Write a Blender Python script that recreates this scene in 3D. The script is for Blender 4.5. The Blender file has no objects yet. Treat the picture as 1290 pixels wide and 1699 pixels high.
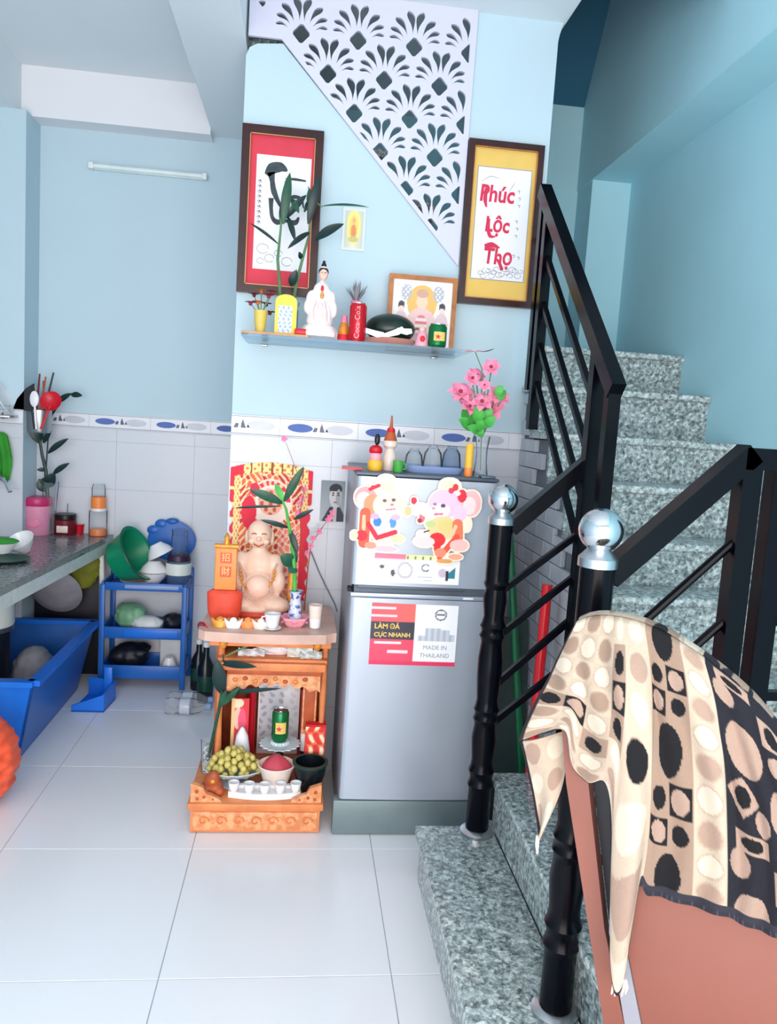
import bpy, bmesh, math, random
from mathutils import Vector, Matrix
random.seed(7)
C = bpy.context.scene.collection
SC = bpy.context.scene
PI = math.pi

# ---------------------------------------------------------------- camera
F_PX, CAM_H = 1284.08, 1.448
R_RIGHT = Vector((0.99226676, -0.10685932, 0.06314869))
R_DOWN = Vector((0.04985432, -0.12280440, -0.99117790))
R_FWD = Vector((0.11367153, 0.98666112, -0.11652733))
cam_d = bpy.data.cameras.new('camera')
cam = bpy.data.objects.new('camera', cam_d); C.objects.link(cam)
cam_d.sensor_fit = 'VERTICAL'; cam_d.sensor_height = 36.0; cam_d.sensor_width = 36.0
cam_d.lens = F_PX / 1699.0 * 36.0
cam_d.clip_start = 0.02
mm = Matrix.Identity(4)
for i in range(3):
    mm[i][0] = R_RIGHT[i]; mm[i][1] = -R_DOWN[i]; mm[i][2] = -R_FWD[i]
mm[2][3] = CAM_H
cam.matrix_world = mm
SC.camera = cam

# ---------------------------------------------------------------- light
SC.view_settings.view_transform = 'Standard'
SC.view_settings.look = 'None'
SC.view_settings.gamma = 1.0
SC.view_settings.use_curve_mapping = False
SC.view_settings.exposure = EXPOSURE = 0.0
world = bpy.data.worlds.new('world'); SC.world = world
world.use_nodes = True
bg = world.node_tree.nodes['Background']
bg.inputs[0].default_value = (0.95, 0.97, 1.0, 1); bg.inputs[1].default_value = 1.0
def area(name, loc, rot, sx, sy, power, col):
    d = bpy.data.lights.new(name, 'AREA'); d.shape = 'RECTANGLE'; d.size = sx; d.size_y = sy
    d.energy = power; d.color = col
    o = bpy.data.objects.new(name, d); C.objects.link(o); o.location = loc; o.rotation_euler = rot
    return o
# daylight entering through the wide open shop-front behind the camera
area('doorway_daylight', (-.05, -1.3, 1.25), (math.radians(90), 0, 0), 3.0, 2.3, 134, (1.0, 0.91, 0.85))

def at(u, v, Y):
    d = R_RIGHT*((u-645)/F_PX) + R_DOWN*((v-849.5)/F_PX) + R_FWD
    return Vector((0, 0, CAM_H)) + d*(Y/d.y)
def atz(u, v, z):
    d = R_RIGHT*((u-645)/F_PX) + R_DOWN*((v-849.5)/F_PX) + R_FWD
    return Vector((0, 0, CAM_H)) + d*((z-CAM_H)/d.z)
def atx(u, v, X):
    d = R_RIGHT*((u-645)/F_PX) + R_DOWN*((v-849.5)/F_PX) + R_FWD
    return Vector((0, 0, CAM_H)) + d*(X/d.x)

# ---------------------------------------------------------------- materials
def lin(c):
    return tuple((x/255/12.92 if x/255 <= .04045 else ((x/255+.055)/1.055)**2.4) for x in c)
MATS = {}
def mat(name, col, rough=.5, metal=0.0, var=0.06, scale=12.0, bump=0.0, bscale=60.0, spec=.5, trans=0.0, ior=1.45, alpha=1.0,
        coat=0.0, col2=None, mix=None, emit=None, subsurf=0.0):
    m = bpy.data.materials.new(name); m.use_nodes = True
    nt = m.node_tree; b = nt.nodes['Principled BSDF']
    b.inputs['Roughness'].default_value = rough; b.inputs['Metallic'].default_value = metal
    b.inputs['Specular IOR Level'].default_value = spec; b.inputs['IOR'].default_value = ior
    b.inputs['Transmission Weight'].default_value = trans; b.inputs['Alpha'].default_value = alpha
    b.inputs['Coat Weight'].default_value = coat
    tc = nt.nodes.new('ShaderNodeTexCoord')
    n = nt.nodes.new('ShaderNodeTexNoise'); n.inputs['Scale'].default_value = scale; n.inputs['Detail'].default_value = 4
    nt.links.new(tc.outputs['Object'], n.inputs['Vector'])
    r = nt.nodes.new('ShaderNodeValToRGB'); nt.links.new(n.outputs['Fac'], r.inputs['Fac'])
    a = lin(col)
    if col2 is None:
        lo = tuple(x*(1-var) for x in a); hi = tuple(min(1, x*(1+var)) for x in a); p0, p1 = .3, .7
    else:
        lo, hi = a, lin(col2); p0, p1 = mix or (.4, .6)
    r.color_ramp.elements[0].position = p0; r.color_ramp.elements[1].position = p1
    r.color_ramp.elements[0].color = (*lo, 1); r.color_ramp.elements[1].color = (*hi, 1)
    nt.links.new(r.outputs['Color'], b.inputs['Base Color'])
    if bump:
        n2 = nt.nodes.new('ShaderNodeTexNoise'); n2.inputs['Scale'].default_value = bscale; n2.inputs['Detail'].default_value = 5
        nt.links.new(tc.outputs['Object'], n2.inputs['Vector'])
        bp = nt.nodes.new('ShaderNodeBump'); bp.inputs['Strength'].default_value = bump; bp.inputs['Distance'].default_value = .004
        nt.links.new(n2.outputs['Fac'], bp.inputs['Height']); nt.links.new(bp.outputs['Normal'], b.inputs['Normal'])
    MATS[name] = m
    return m
def granite(name, base, dark, light):
    m = bpy.data.materials.new(name); m.use_nodes = True
    nt = m.node_tree; b = nt.nodes['Principled BSDF']; b.inputs['Roughness'].default_value = .22
    tc = nt.nodes.new('ShaderNodeTexCoord')
    v = nt.nodes.new('ShaderNodeTexVoronoi'); v.inputs['Scale'].default_value = 95
    n = nt.nodes.new('ShaderNodeTexNoise'); n.inputs['Scale'].default_value = 70; n.inputs['Detail'].default_value = 6; n.inputs['Roughness'].default_value = .7
    for q in (v, n): nt.links.new(tc.outputs['Object'], q.inputs['Vector'])
    r = nt.nodes.new('ShaderNodeValToRGB'); r.color_ramp.interpolation = 'EASE'
    e = r.color_ramp.elements
    e[0].position = .36; e[0].color = (*lin(dark), 1); e[1].position = .66; e[1].color = (*lin(light), 1)
    x = e.new(.5); x.color = (*lin(base), 1)
    nt.links.new(n.outputs['Fac'], r.inputs['Fac'])
    sep = nt.nodes.new('ShaderNodeSeparateColor'); nt.links.new(v.outputs['Color'], sep.inputs['Color'])
    mx = nt.nodes.new('ShaderNodeMix'); mx.data_type = 'RGBA'; mx.blend_type = 'OVERLAY'
    mx.inputs['Factor'].default_value = .45
    nt.links.new(r.outputs['Color'], mx.inputs['A']); nt.links.new(sep.outputs['Red'], mx.inputs['B'])
    nt.links.new(mx.outputs['Result'], b.inputs['Base Color'])
    MATS[name] = m
def printed(name, rough=.6, bump=0.0, bscale=900):
    m = bpy.data.materials.new(name); m.use_nodes = True
    nt = m.node_tree; b = nt.nodes['Principled BSDF']; b.inputs['Roughness'].default_value = rough
    c = nt.nodes.new('ShaderNodeVertexColor'); c.layer_name = 'ink'
    nt.links.new(c.outputs['Color'], b.inputs['Base Color'])
    if bump:
        tc = nt.nodes.new('ShaderNodeTexCoord')
        n2 = nt.nodes.new('ShaderNodeTexNoise'); n2.inputs['Scale'].default_value = bscale
        nt.links.new(tc.outputs['Object'], n2.inputs['Vector'])
        bp = nt.nodes.new('ShaderNodeBump'); bp.inputs['Strength'].default_value = bump; bp.inputs['Distance'].default_value = .003
        nt.links.new(n2.outputs['Fac'], bp.inputs['Height']); nt.links.new(bp.outputs['Normal'], b.inputs['Normal'])
    MATS[name] = m
    return m
def glass(name, tint, alpha, rough=.05, ior=1.12):
    m = bpy.data.materials.new(name); m.use_nodes = True
    nt = m.node_tree; out = nt.nodes['Material Output']; nt.nodes.remove(nt.nodes['Principled BSDF'])
    t = nt.nodes.new('ShaderNodeBsdfTransparent'); t.inputs[0].default_value = (*[min(1, .80+x*.20) for x in lin(tint)], 1)
    g = nt.nodes.new('ShaderNodeBsdfGlossy'); g.inputs['Roughness'].default_value = rough; g.inputs[0].default_value = (.9, .95, 1, 1)
    d = nt.nodes.new('ShaderNodeBsdfDiffuse'); d.inputs[0].default_value = (*lin(tint), 1)
    n = nt.nodes.new('ShaderNodeTexNoise'); n.inputs['Scale'].default_value = 30
    fr = nt.nodes.new('ShaderNodeFresnel'); fr.inputs[0].default_value = ior
    m1 = nt.nodes.new('ShaderNodeMixShader'); m1.inputs[0].default_value = alpha*.45
    m2 = nt.nodes.new('ShaderNodeMixShader')
    nt.links.new(t.outputs[0], m1.inputs[1]); nt.links.new(d.outputs[0], m1.inputs[2])
    nt.links.new(fr.outputs[0], m2.inputs[0]); nt.links.new(m1.outputs[0], m2.inputs[1]); nt.links.new(g.outputs[0], m2.inputs[2])
    nt.links.new(m2.outputs[0], out.inputs[0])
    MATS[name] = m

mat('wall_blue', (191, 214, 226), .75, var=.015, scale=3, bump=.05, bscale=40)
mat('wall_blue_stairlight', (178, 226, 240), .75, var=.03, scale=2.5, bump=.05, bscale=40)  # same blue paint, retinted to put the stairwell's bounced light into the colour
mat('soffit_shade', (34, 96, 124), .7, var=.12, scale=2)  # soffit colour darkened to put in the stairwell's shade
mat('ceiling_paint', (226, 234, 240), .85, var=.015, scale=2)
mat('white_paint', (232, 234, 240), .8, var=.015, scale=2)
mat('floor_tile', (236, 236, 241), .16, var=.012, scale=2.2)
mat('grout', (172, 178, 190), .9)
mat('wall_tile', (208, 212, 222), .22, var=.012, scale=3)
mat('wall_grout', (206, 210, 220), .9)
mat('border_tile', (228, 230, 238), .25, var=.02)
mat('border_line', (128, 134, 154), .4)
mat('border_blue', (92, 116, 182), .5, spec=.2)
mat('border_grey', (196, 200, 212), .3)
mat('border_motif', (88, 92, 116), .4)
mat('lattice', (212, 212, 232), .55, var=.01)
granite('granite', (152, 165, 166), (92, 106, 109), (204, 213, 212))
granite('granite_edge', (170, 182, 182), (120, 134, 136), (206, 214, 214))
mat('counter_edge', (204, 212, 210), .3, var=.08, scale=30)
granite('counter_granite', (110, 112, 116), (58, 62, 66), (160, 162, 164))
mat('brick_tile', (184, 189, 198), .5, var=.1, scale=9, bump=.2, bscale=30)
mat('brick_grout', (112, 118, 128), .9)
mat('black_metal', (4, 5, 13), .24, var=.1, spec=.16)
mat('chrome', (205, 208, 212), .13, metal=1.0, var=.02)
mat('chrome_dull', (190, 192, 196), .3, metal=1.0, var=.02)
mat('fridge_silver', (174, 183, 197), .34, metal=.4, var=.02, scale=4)
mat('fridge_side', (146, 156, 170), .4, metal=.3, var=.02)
mat('fridge_dark', (88, 98, 112), .4, metal=.3)
mat('fridge_plinth', (118, 134, 138), .4, metal=.2)
mat('rubber', (30, 34, 44), .7)
mat('wood_dark', (52, 20, 22), .3, var=.3, scale=20)
mat('gold_bead', (196, 150, 96), .35, metal=.4)
mat('wood_gold', (176, 108, 52), .35, var=.25, scale=25)
mat('scroll_red', (214, 62, 82), .7)
mat('scroll_yellow', (232, 194, 104), .7, var=.04)
mat('paper', (238, 238, 244), .8, var=.01)
mat('ink_grey', (62, 72, 78), .8, var=.3, scale=40)
mat('ink_faint', (150, 152, 164), .8)
mat('ink_red', (214, 48, 86), .7)
mat('ink_dark', (30, 32, 44), .7)
mat('ink_white', (244, 244, 248), .6)
mat('ink_gold', (240, 200, 110), .5)
mat('leaf', (30, 78, 58), .38, var=.35, scale=18)
mat('leaf_dark', (16, 44, 44), .38, var=.3, scale=18)
mat('leaf_bright', (74, 170, 72), .45, var=.25, scale=25)
mat('stem', (92, 128, 88), .5, var=.2)
mat('stem_white', (206, 210, 196), .5)
mat('petal_pink', (240, 138, 172), .55, var=.12, scale=30)
mat('petal_dark', (150, 40, 60), .55, var=.3, scale=30)
mat('petal_orange', (208, 112, 52), .55, var=.25, scale=30)
mat('petal_maroon', (104, 26, 40), .55, var=.3, scale=30)
mat('ceramic_white', (236, 236, 240), .18, var=.02)
mat('ceramic_cream', (236, 218, 208), .28, var=.05, scale=20)
mat('statue_cream', (236, 198, 176), .35, var=.1, scale=14)
mat('statue_white', (240, 228, 230), .3, var=.03)
mat('statue_flesh', (238, 196, 178), .4, var=.05)
mat('statue_gold', (226, 150, 60), .35, metal=.2, var=.2, scale=40)
mat('statue_red', (222, 74, 52), .4, var=.15, scale=25)
mat('hair_black', (20, 20, 30), .35)
mat('red_plastic', (206, 22, 44), .35)
mat('red_paper', (222, 36, 52), .6, var=.08)
mat('can_red', (206, 26, 44), .28, metal=.35, var=.03)
mat('can_green', (12, 112, 62), .25, metal=.4, var=.06)
mat('aluminium', (206, 208, 212), .25, metal=1.0, var=.02)
mat('melon', (14, 42, 34), .3, var=.5, scale=10)
mat('tray_pink', (206, 142, 130), .45)
mat('wood_board', (206, 158, 112), .55, var=.15, scale=14)
mat('yellow_card', (240, 208, 78), .5, var=.05)
mat('yellow_plastic', (244, 186, 56), .4)
mat('orange_plastic', (244, 140, 70), .4)
mat('pot_yellow', (222, 196, 98), .45)
mat('altar_wood', (222, 134, 82), .45, var=.14, scale=22, bump=.15, bscale=25)
mat('altar_carved', (214, 136, 88), .5, col2=(238, 172, 126), mix=(.4, .62), scale=48, bump=.9, bscale=55)
mat('altar_dark', (176, 84, 46), .5, var=.2, scale=20, bump=.2, bscale=30)
mat('altar_top', (204, 168, 154), .4, var=.12, scale=14)
mat('black_gloss', (12, 22, 28), .25)
mat('green_dark', (16, 62, 50), .4, var=.2)
mat('grape', (196, 182, 104), .3, var=.2, scale=30)
mat('rose_candle', (206, 74, 92), .45, var=.15)
mat('blue_plastic', (32, 100, 186), .35, var=.06)
mat('blue_deep', (20, 58, 140), .38, var=.1)
mat('blue_bright', (30, 116, 226), .35, var=.05)
mat('blue_pale', (140, 162, 208), .4)
mat('green_basin', (16, 138, 100), .35, var=.06)
mat('green_basin_in', (30, 96, 120), .4)
mat('jar_pink', (232, 150, 184), .35, var=.04)
mat('jar_lid', (196, 46, 108), .35)
mat('maroon', (112, 24, 40), .4, var=.1)
mat('grey_cloth', (150, 148, 158), .8, var=.15)
mat('olive_cloth', (120, 122, 30), .7, var=.35, scale=9, bump=.4, bscale=20)
mat('white_bag', (216, 222, 224), .45, var=.1, bump=.5, bscale=18)
mat('green_bag', (120, 176, 140), .4, var=.35, scale=9, bump=.5, bscale=18)
mat('orange_bag', (240, 92, 58), .4, var=.12, scale=6, bump=.5, bscale=14)
mat('dark_stuff', (14, 18, 34), .5, var=.3)
mat('purple_dark', (50, 26, 58), .4)
mat('enamel_white', (226, 232, 226), .3, var=.02)
mat('steel', (168, 172, 176), .3, metal=.9, var=.04)
mat('cloth_green', (52, 148, 46), .8, var=.15, bump=.4)
mat('chair_brown', (138, 86, 75), .38, var=.05, scale=5)
mat('chair_edge', (150, 152, 164), .45, var=.04)
mat('handle_green', (10, 92, 56), .3, var=.1)
mat('handle_red', (228, 28, 44), .3, var=.05)
mat('slab_green', (14, 48, 46), .6, var=.25)
mat('vase_blue', (206, 212, 232), .2, col2=(82, 96, 160), mix=(.52, .6), scale=45)
mat('lotus_pink', (240, 168, 186), .4, var=.08)
mat('tube_white', (226, 240, 240), .3)
mat('clear_plastic_solid', (196, 204, 218), .2)
mat('orange_drink', (238, 128, 60), .3)
mat('crystal', (206, 220, 226), .12, var=.05)
mat('wire_white', (214, 216, 224), .5)
mat('towel_hem', (38, 36, 46), .95)
printed('print'); printed('print_gloss', .35); printed('terry', .95, .7, 700)
glass('glass_shelf', (224, 238, 242), .08, .05, 1.012)
glass('glass_clear', (226, 234, 240), .14)
glass('glass_blue', (150, 176, 206), .28)
glass('picture_glass', (244, 246, 248), .03)
glass('cellophane', (236, 238, 242), .25, .15)

# ---------------------------------------------------------------- mesh helpers
class MB:
    def __init__(s): s.bm = bmesh.new()
    def box(s, x0, x1, y0, y1, z0, z1, bev=0.0, seg=2):
        r = bmesh.ops.create_cube(s.bm, size=1.0); vs = r['verts']
        for v in vs:
            v.co = Vector((x0 + (v.co.x+.5)*(x1-x0), y0 + (v.co.y+.5)*(y1-y0), z0 + (v.co.z+.5)*(z1-z0)))
        if bev:
            es = list({e for v in vs for e in v.link_edges})
            bmesh.ops.bevel(s.bm, geom=es, offset=bev, segments=seg, affect='EDGES', profile=.5)
        return s
    def bar(s, a, b, w, h=None, up=(0, 0, 1)):
        a, b = Vector(a), Vector(b); h = h or w
        d = (b-a).normalized(); sd = d.cross(Vector(up))
        if sd.length < 1e-4: sd = d.cross(Vector((0, 1, 0)))
        sd.normalize(); uu = sd.cross(d)
        vs = [s.bm.verts.new(p + sd*i*w/2 + uu*j*h/2) for p in (a, b) for i, j in ((-1, -1), (1, -1), (1, 1), (-1, 1))]
        for f in ((3, 2, 1, 0), (4, 5, 6, 7), (0, 1, 5, 4), (1, 2, 6, 5), (2, 3, 7, 6), (3, 0, 4, 7)):
            s.bm.faces.new([vs[i] for i in f])
        return s
    def cyl(s, a, b, r0, r1=None, n=16):
        return s.tube([a, b], [r0, r0 if r1 is None else r1], n)
    def tube(s, pts, r, n=8, cap=True, flat=None):
        pts = [Vector(p) for p in pts]; m = len(pts)
        rs = r if isinstance(r, (list, tuple)) else [r]*m
        rings = []; prev = None
        for i, p in enumerate(pts):
            t = (pts[min(i+1, m-1)] - pts[max(i-1, 0)])
            t = t.normalized() if t.length > 1e-9 else Vector((0, 0, 1))
            if prev is None:
                q = Vector((0, 1, 0)) if abs(t.y) < .9 else Vector((1, 0, 0))
                prev = (q - t*q.dot(t)).normalized()
            else:
                prev = (prev - t*prev.dot(t)); prev.normalize()
            bq = t.cross(prev)
            rings.append([s.bm.verts.new(p + (prev*math.cos(a)*(flat or 1) + bq*math.sin(a))*rs[i]) for a in [2*PI*k/n for k in range(n)]])
        for i in range(m-1):
            for k in range(n):
                s.bm.faces.new((rings[i][k], rings[i][(k+1) % n], rings[i+1][(k+1) % n], rings[i+1][k]))
        if cap:
            s.bm.faces.new(list(reversed(rings[0]))); s.bm.faces.new(rings[-1])
        return s
    def lathe(s, prof, c=(0, 0, 0), n=24, mtx=None, sx=1.0, sy=1.0, lobes=0, lobe=0.0):
        c = Vector(c); rings = []
        for r, z in prof:
            if r < 1e-6:
                p = Vector((0, 0, z)); p = mtx @ p if mtx else p
                rings.append([s.bm.verts.new(c + p)])
            else:
                ring = []
                for k in range(n):
                    a = 2*PI*k/n; rr = r*(1 + lobe*math.cos(lobes*a)) if lobes else r
                    p = Vector((rr*math.cos(a)*sx, rr*math.sin(a)*sy, z)); p = mtx @ p if mtx else p
                    ring.append(s.bm.verts.new(c + p))
                rings.append(ring)
        for A, B in zip(rings, rings[1:]):
            if len(A) == 1 and len(B) == 1: continue
            for k in range(n):
                k2 = (k+1) % n
                if len(A) == 1: s.bm.faces.new((A[0], B[k2], B[k]))
                elif len(B) == 1: s.bm.faces.new((A[k], A[k2], B[0]))
                else: s.bm.faces.new((A[k], A[k2], B[k2], B[k]))
        return s
    def ball(s, c, r, n=14, mtx=None):
        rx, ry, rz = r if isinstance(r, (tuple, list)) else (r, r, r)
        ret = bmesh.ops.create_uvsphere(s.bm, u_segments=n, v_segments=max(6, n*2//3), radius=1.0)
        for v in ret['verts']:
            p = Vector((v.co.x*rx, v.co.y*ry, v.co.z*rz)); p = mtx @ p if mtx else p
            v.co = p + Vector(c)
        return s
    def prism(s, pts, y0, y1):
        f0 = [s.bm.verts.new((x, y0, z)) for x, z in pts]; f1 = [s.bm.verts.new((x, y1, z)) for x, z in pts]
        n = len(pts)
        s.bm.faces.new(f0); s.bm.faces.new(list(reversed(f1)))
        for k in range(n): s.bm.faces.new((f0[(k+1) % n], f0[k], f1[k], f1[(k+1) % n]))
        return s
    def slab(s, pts, dirv):
        pts = [Vector(p) for p in pts]; dirv = Vector(dirv); n = len(pts)
        f0 = [s.bm.verts.new(p) for p in pts]; f1 = [s.bm.verts.new(p+dirv) for p in pts]
        s.bm.faces.new(f0); s.bm.faces.new(list(reversed(f1)))
        for k in range(n): s.bm.faces.new((f0[(k+1) % n], f0[k], f1[k], f1[(k+1) % n]))
        return s
    def grid(s, fn, nu, nv, cu=False):
        g = [[s.bm.verts.new(fn(i/nu, j/nv)) for j in range(nv+1)] for i in range(nu if cu else nu+1)]
        for i in range(nu):
            for j in range(nv):
                A, B = g[i], g[(i+1) % len(g)]
                s.bm.faces.new((A[j], B[j], B[j+1], A[j+1]))
        return s
    def leaf(s, base, d, up, L, w, curl=.3, n=8):
        base, d, up = Vector(base), Vector(d).normalized(), Vector(up)
        sd = d.cross(up)
        if sd.length < 1e-3: sd = d.cross(Vector((0, 1, 0)))
        sd.normalize(); up = sd.cross(d).normalized()
        rows = []
        for i in range(n+1):
            t = i/n; ww = w*(math.sin(PI*min(1, t*.93+.05)))**.8*.5
            if i == n: ww = w*.01
            p = base + d*L*t + up*(curl*L*(t*(1-t)*1.2 - t*t*.55))
            rows.append((s.bm.verts.new(p - sd*ww + up*ww*.35), s.bm.verts.new(p), s.bm.verts.new(p + sd*ww + up*ww*.35)))
        for A, B in zip(rows, rows[1:]):
            s.bm.faces.new((A[0], A[1], B[1], B[0])); s.bm.faces.new((A[1], A[2], B[2], B[1]))
        return s

def finish(name, me, m, parent=None, origin=None, sharp=35):
    if isinstance(m, str): m = MATS[m]
    me.materials.clear(); me.materials.append(m)
    for p in me.polygons: p.use_smooth = True
    if sharp is not None: me.set_sharp_from_angle(angle=math.radians(sharp))
    o = bpy.data.objects.new(name, me); C.objects.link(o)
    if parent is not None:
        root = parent; org = Vector((0, 0, 0))
        while root is not None: org += Vector(root.location); root = root.parent
        me.transform(Matrix.Translation(-org)); o.parent = parent
    else:
        if origin is None:
            xs = [v.co for v in me.vertices]
            origin = Vector(((min(c.x for c in xs)+max(c.x for c in xs))/2, (min(c.y for c in xs)+max(c.y for c in xs))/2, min(c.z for c in xs)))
        me.transform(Matrix.Translation(-Vector(origin))); o.location = origin
    return o
def obj(name, mb, m, parent=None, sharp=35, origin=None, recalc=True):
    if recalc: bmesh.ops.recalc_face_normals(mb.bm, faces=mb.bm.faces[:])
    me = bpy.data.meshes.new(name); mb.bm.to_mesh(me); mb.bm.free()
    return finish(name, me, m, parent, origin, sharp)
def tag(o, label, cat=None, group=None, kind=None):
    o['label'] = label
    if cat: o['category'] = cat
    if group: o['group'] = group
    if kind: o['kind'] = kind
    return o
def thing(name, label, cat, loc, group=None, kind=None):
    o = bpy.data.objects.new(name, None); C.objects.link(o); o.location = Vector(loc); o.empty_display_size = .05
    return tag(o, label, cat, group, kind)
def struct(o, label): o['kind'] = 'structure'; o['label'] = label; return o
def copy_tree(o, delta=None, parent=None, label=None):
    c = o.copy(); C.objects.link(c); c.parent = parent
    if delta is not None: c.location = Vector(o.location) + Vector(delta)
    if label: c['label'] = label
    for ch in list(o.children): copy_tree(ch, None, c)
    return c
def evaluated(me, mods):
    o = bpy.data.objects.new('tmp', me); C.objects.link(o)
    for kind, kw in mods:
        md = o.modifiers.new(kind, kind)
        for k, v in kw.items(): setattr(md, k, v)
    dg = bpy.context.evaluated_depsgraph_get()
    out = bpy.data.meshes.new_from_object(o.evaluated_get(dg))
    bpy.data.objects.remove(o)
    return out
def blob(name, parts, m, parent=None, voxel=.006, smooth=4):
    mb = MB()
    for c, r in parts: mb.ball(c, r, 12)
    me = bpy.data.meshes.new(name); mb.bm.to_mesh(me); mb.bm.free()
    out = evaluated(me, [('REMESH', dict(mode='VOXEL', voxel_size=voxel)), ('SMOOTH', dict(factor=.5, iterations=smooth))])
    return finish(name, out, m, parent, sharp=None)
def text(name, body, size, loc, m, parent, ext=.0006, align='CENTER', rot=(PI/2, 0, 0), sx=1.0, shear=0.0, bold=0.0):
    cu = bpy.data.curves.new(name, 'FONT'); cu.body = body; cu.size = size; cu.align_x = align; cu.align_y = 'CENTER'
    cu.extrude = ext; cu.resolution_u = 3; cu.shear = shear; cu.offset = bold
    o = bpy.data.objects.new('tmp', cu); C.objects.link(o)
    dg = bpy.context.evaluated_depsgraph_get()
    me = bpy.data.meshes.new_from_object(o.evaluated_get(dg)); bpy.data.objects.remove(o)
    from mathutils import Euler
    me.transform(Matrix.Translation(Vector(loc)) @ Euler(rot).to_matrix().to_4x4() @ Matrix.Diagonal((sx, 1, 1, 1)))
    return finish(name, me, m, parent, sharp=None)
def curve_panel(name, loops, y_front, thick, m, parent=None, origin=None):
    """filled 2D outline with holes, (x, z) loops, extruded along Y"""
    cu = bpy.data.curves.new(name, 'CURVE'); cu.dimensions = '2D'; cu.fill_mode = 'BOTH'; cu.extrude = thick/2
    for lp in loops:
        sp = cu.splines.new('POLY'); sp.points.add(len(lp)-1); sp.use_cyclic_u = True
        for p, (x, z) in zip(sp.points, lp): p.co = (x, z, 0, 1)
    o = bpy.data.objects.new('tmp', cu); C.objects.link(o)
    dg = bpy.context.evaluated_depsgraph_get()
    me = bpy.data.meshes.new_from_object(o.evaluated_get(dg)); bpy.data.objects.remove(o)
    me.transform(Matrix.Translation((0, y_front + thick/2, 0)) @ Matrix.Rotation(PI/2, 4, 'X'))
    return finish(name, me, m, parent, origin, sharp=30)
def painted(name, P, nu, nv, fn, m, parent=None, thick=0.0):
    """grid surface P(u,v) coloured per vertex by fn(u,v) -> sRGB or None (cut away)"""
    cols = []; vs = []; ok = []
    for j in range(nv+1):
        for i in range(nu+1):
            u, v = i/nu, j/nv
            c = fn(u, v); ok.append(c is not None); cols.append((*lin(c), 1) if c else (1, 1, 1, 1)); vs.append(P(u, v))
    fs = []
    for j in range(nv):
        for i in range(nu):
            a = j*(nu+1)+i; q = (a, a+1, a+nu+2, a+nu+1)
            if sum(ok[k] for k in q) >= 3: fs.append(q)
    used = sorted({k for q in fs for k in q}); idx = {k: n for n, k in enumerate(used)}
    V = [tuple(vs[k]) for k in used]; Cc = [cols[k] if ok[k] else None for k in used]
    for n, k in enumerate(used):
        if Cc[n] is None:
            for d in (1, -1, nu+1, -nu-1, nu+2, -nu-2, nu, -nu):
                if 0 <= k+d < len(ok) and ok[k+d]: Cc[n] = cols[k+d]; break
            else: Cc[n] = (.8, .8, .8, 1)
    me = bpy.data.meshes.new(name); me.from_pydata(V, [], [tuple(idx[k] for k in q) for q in fs])
    at_ = me.color_attributes.new('ink', 'FLOAT_COLOR', 'POINT')
    at_.data.foreach_set('color', [x for c in Cc for x in c])
    if thick: me = evaluated(me, [('SOLIDIFY', dict(thickness=thick, offset=0.0))])
    return finish(name, me, m, parent, sharp=50 if thick else None)
def flat(x0, x1, z0, z1, y): return lambda u, v: (x0+(x1-x0)*u, y, z0+(z1-z0)*v)
def lerp(a, b, t): return tuple(x+(y-x)*t for x, y in zip(a, b))
def ell(u, v, cx, cy, rx, ry): return ((u-cx)/rx)**2 + ((v-cy)/ry)**2

# ================================================================ setting
YW, YB, XR, XL = 3.12, 4.20, 1.60, -1.75      # front wall face, kitchen/stairwell back wall, right wall, left wall
# ---- floor of 60 cm tiles
fl = struct(obj('floor', MB().box(XL, XR, -1.35, YB, -.06, -.0025), 'grout'), 'glossy white tiled floor of the room')
tile_me = None
TX0, TY0, T = -.2994, 2.4632, .6
for i in range(-3, 4):
    for j in range(-8, 4):
        x0, x1 = max(XL, TX0+i*T), min(XR, TX0+(i+1)*T); y0, y1 = max(-1.35, TY0+j*T), min(YB, TY0+(j+1)*T)
        if x1-x0 < .02 or y1-y0 < .02: continue
        g = .0013
        full = abs(x1-x0-T) < 1e-6 and abs(y1-y0-T) < 1e-6
        if full and tile_me:
            o = tile_me.copy(); C.objects.link(o); o.location = Vector((x0-tile_org[0], y0-tile_org[1], 0))
        else:
            o = obj('tile', MB().box(x0+g, x1-g, y0+g, y1-g, -.012, 0, .0008, 1), 'floor_tile', fl)
            if full: tile_me, tile_org = o, (x0, y0)
fl_org = fl.location.copy()

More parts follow.
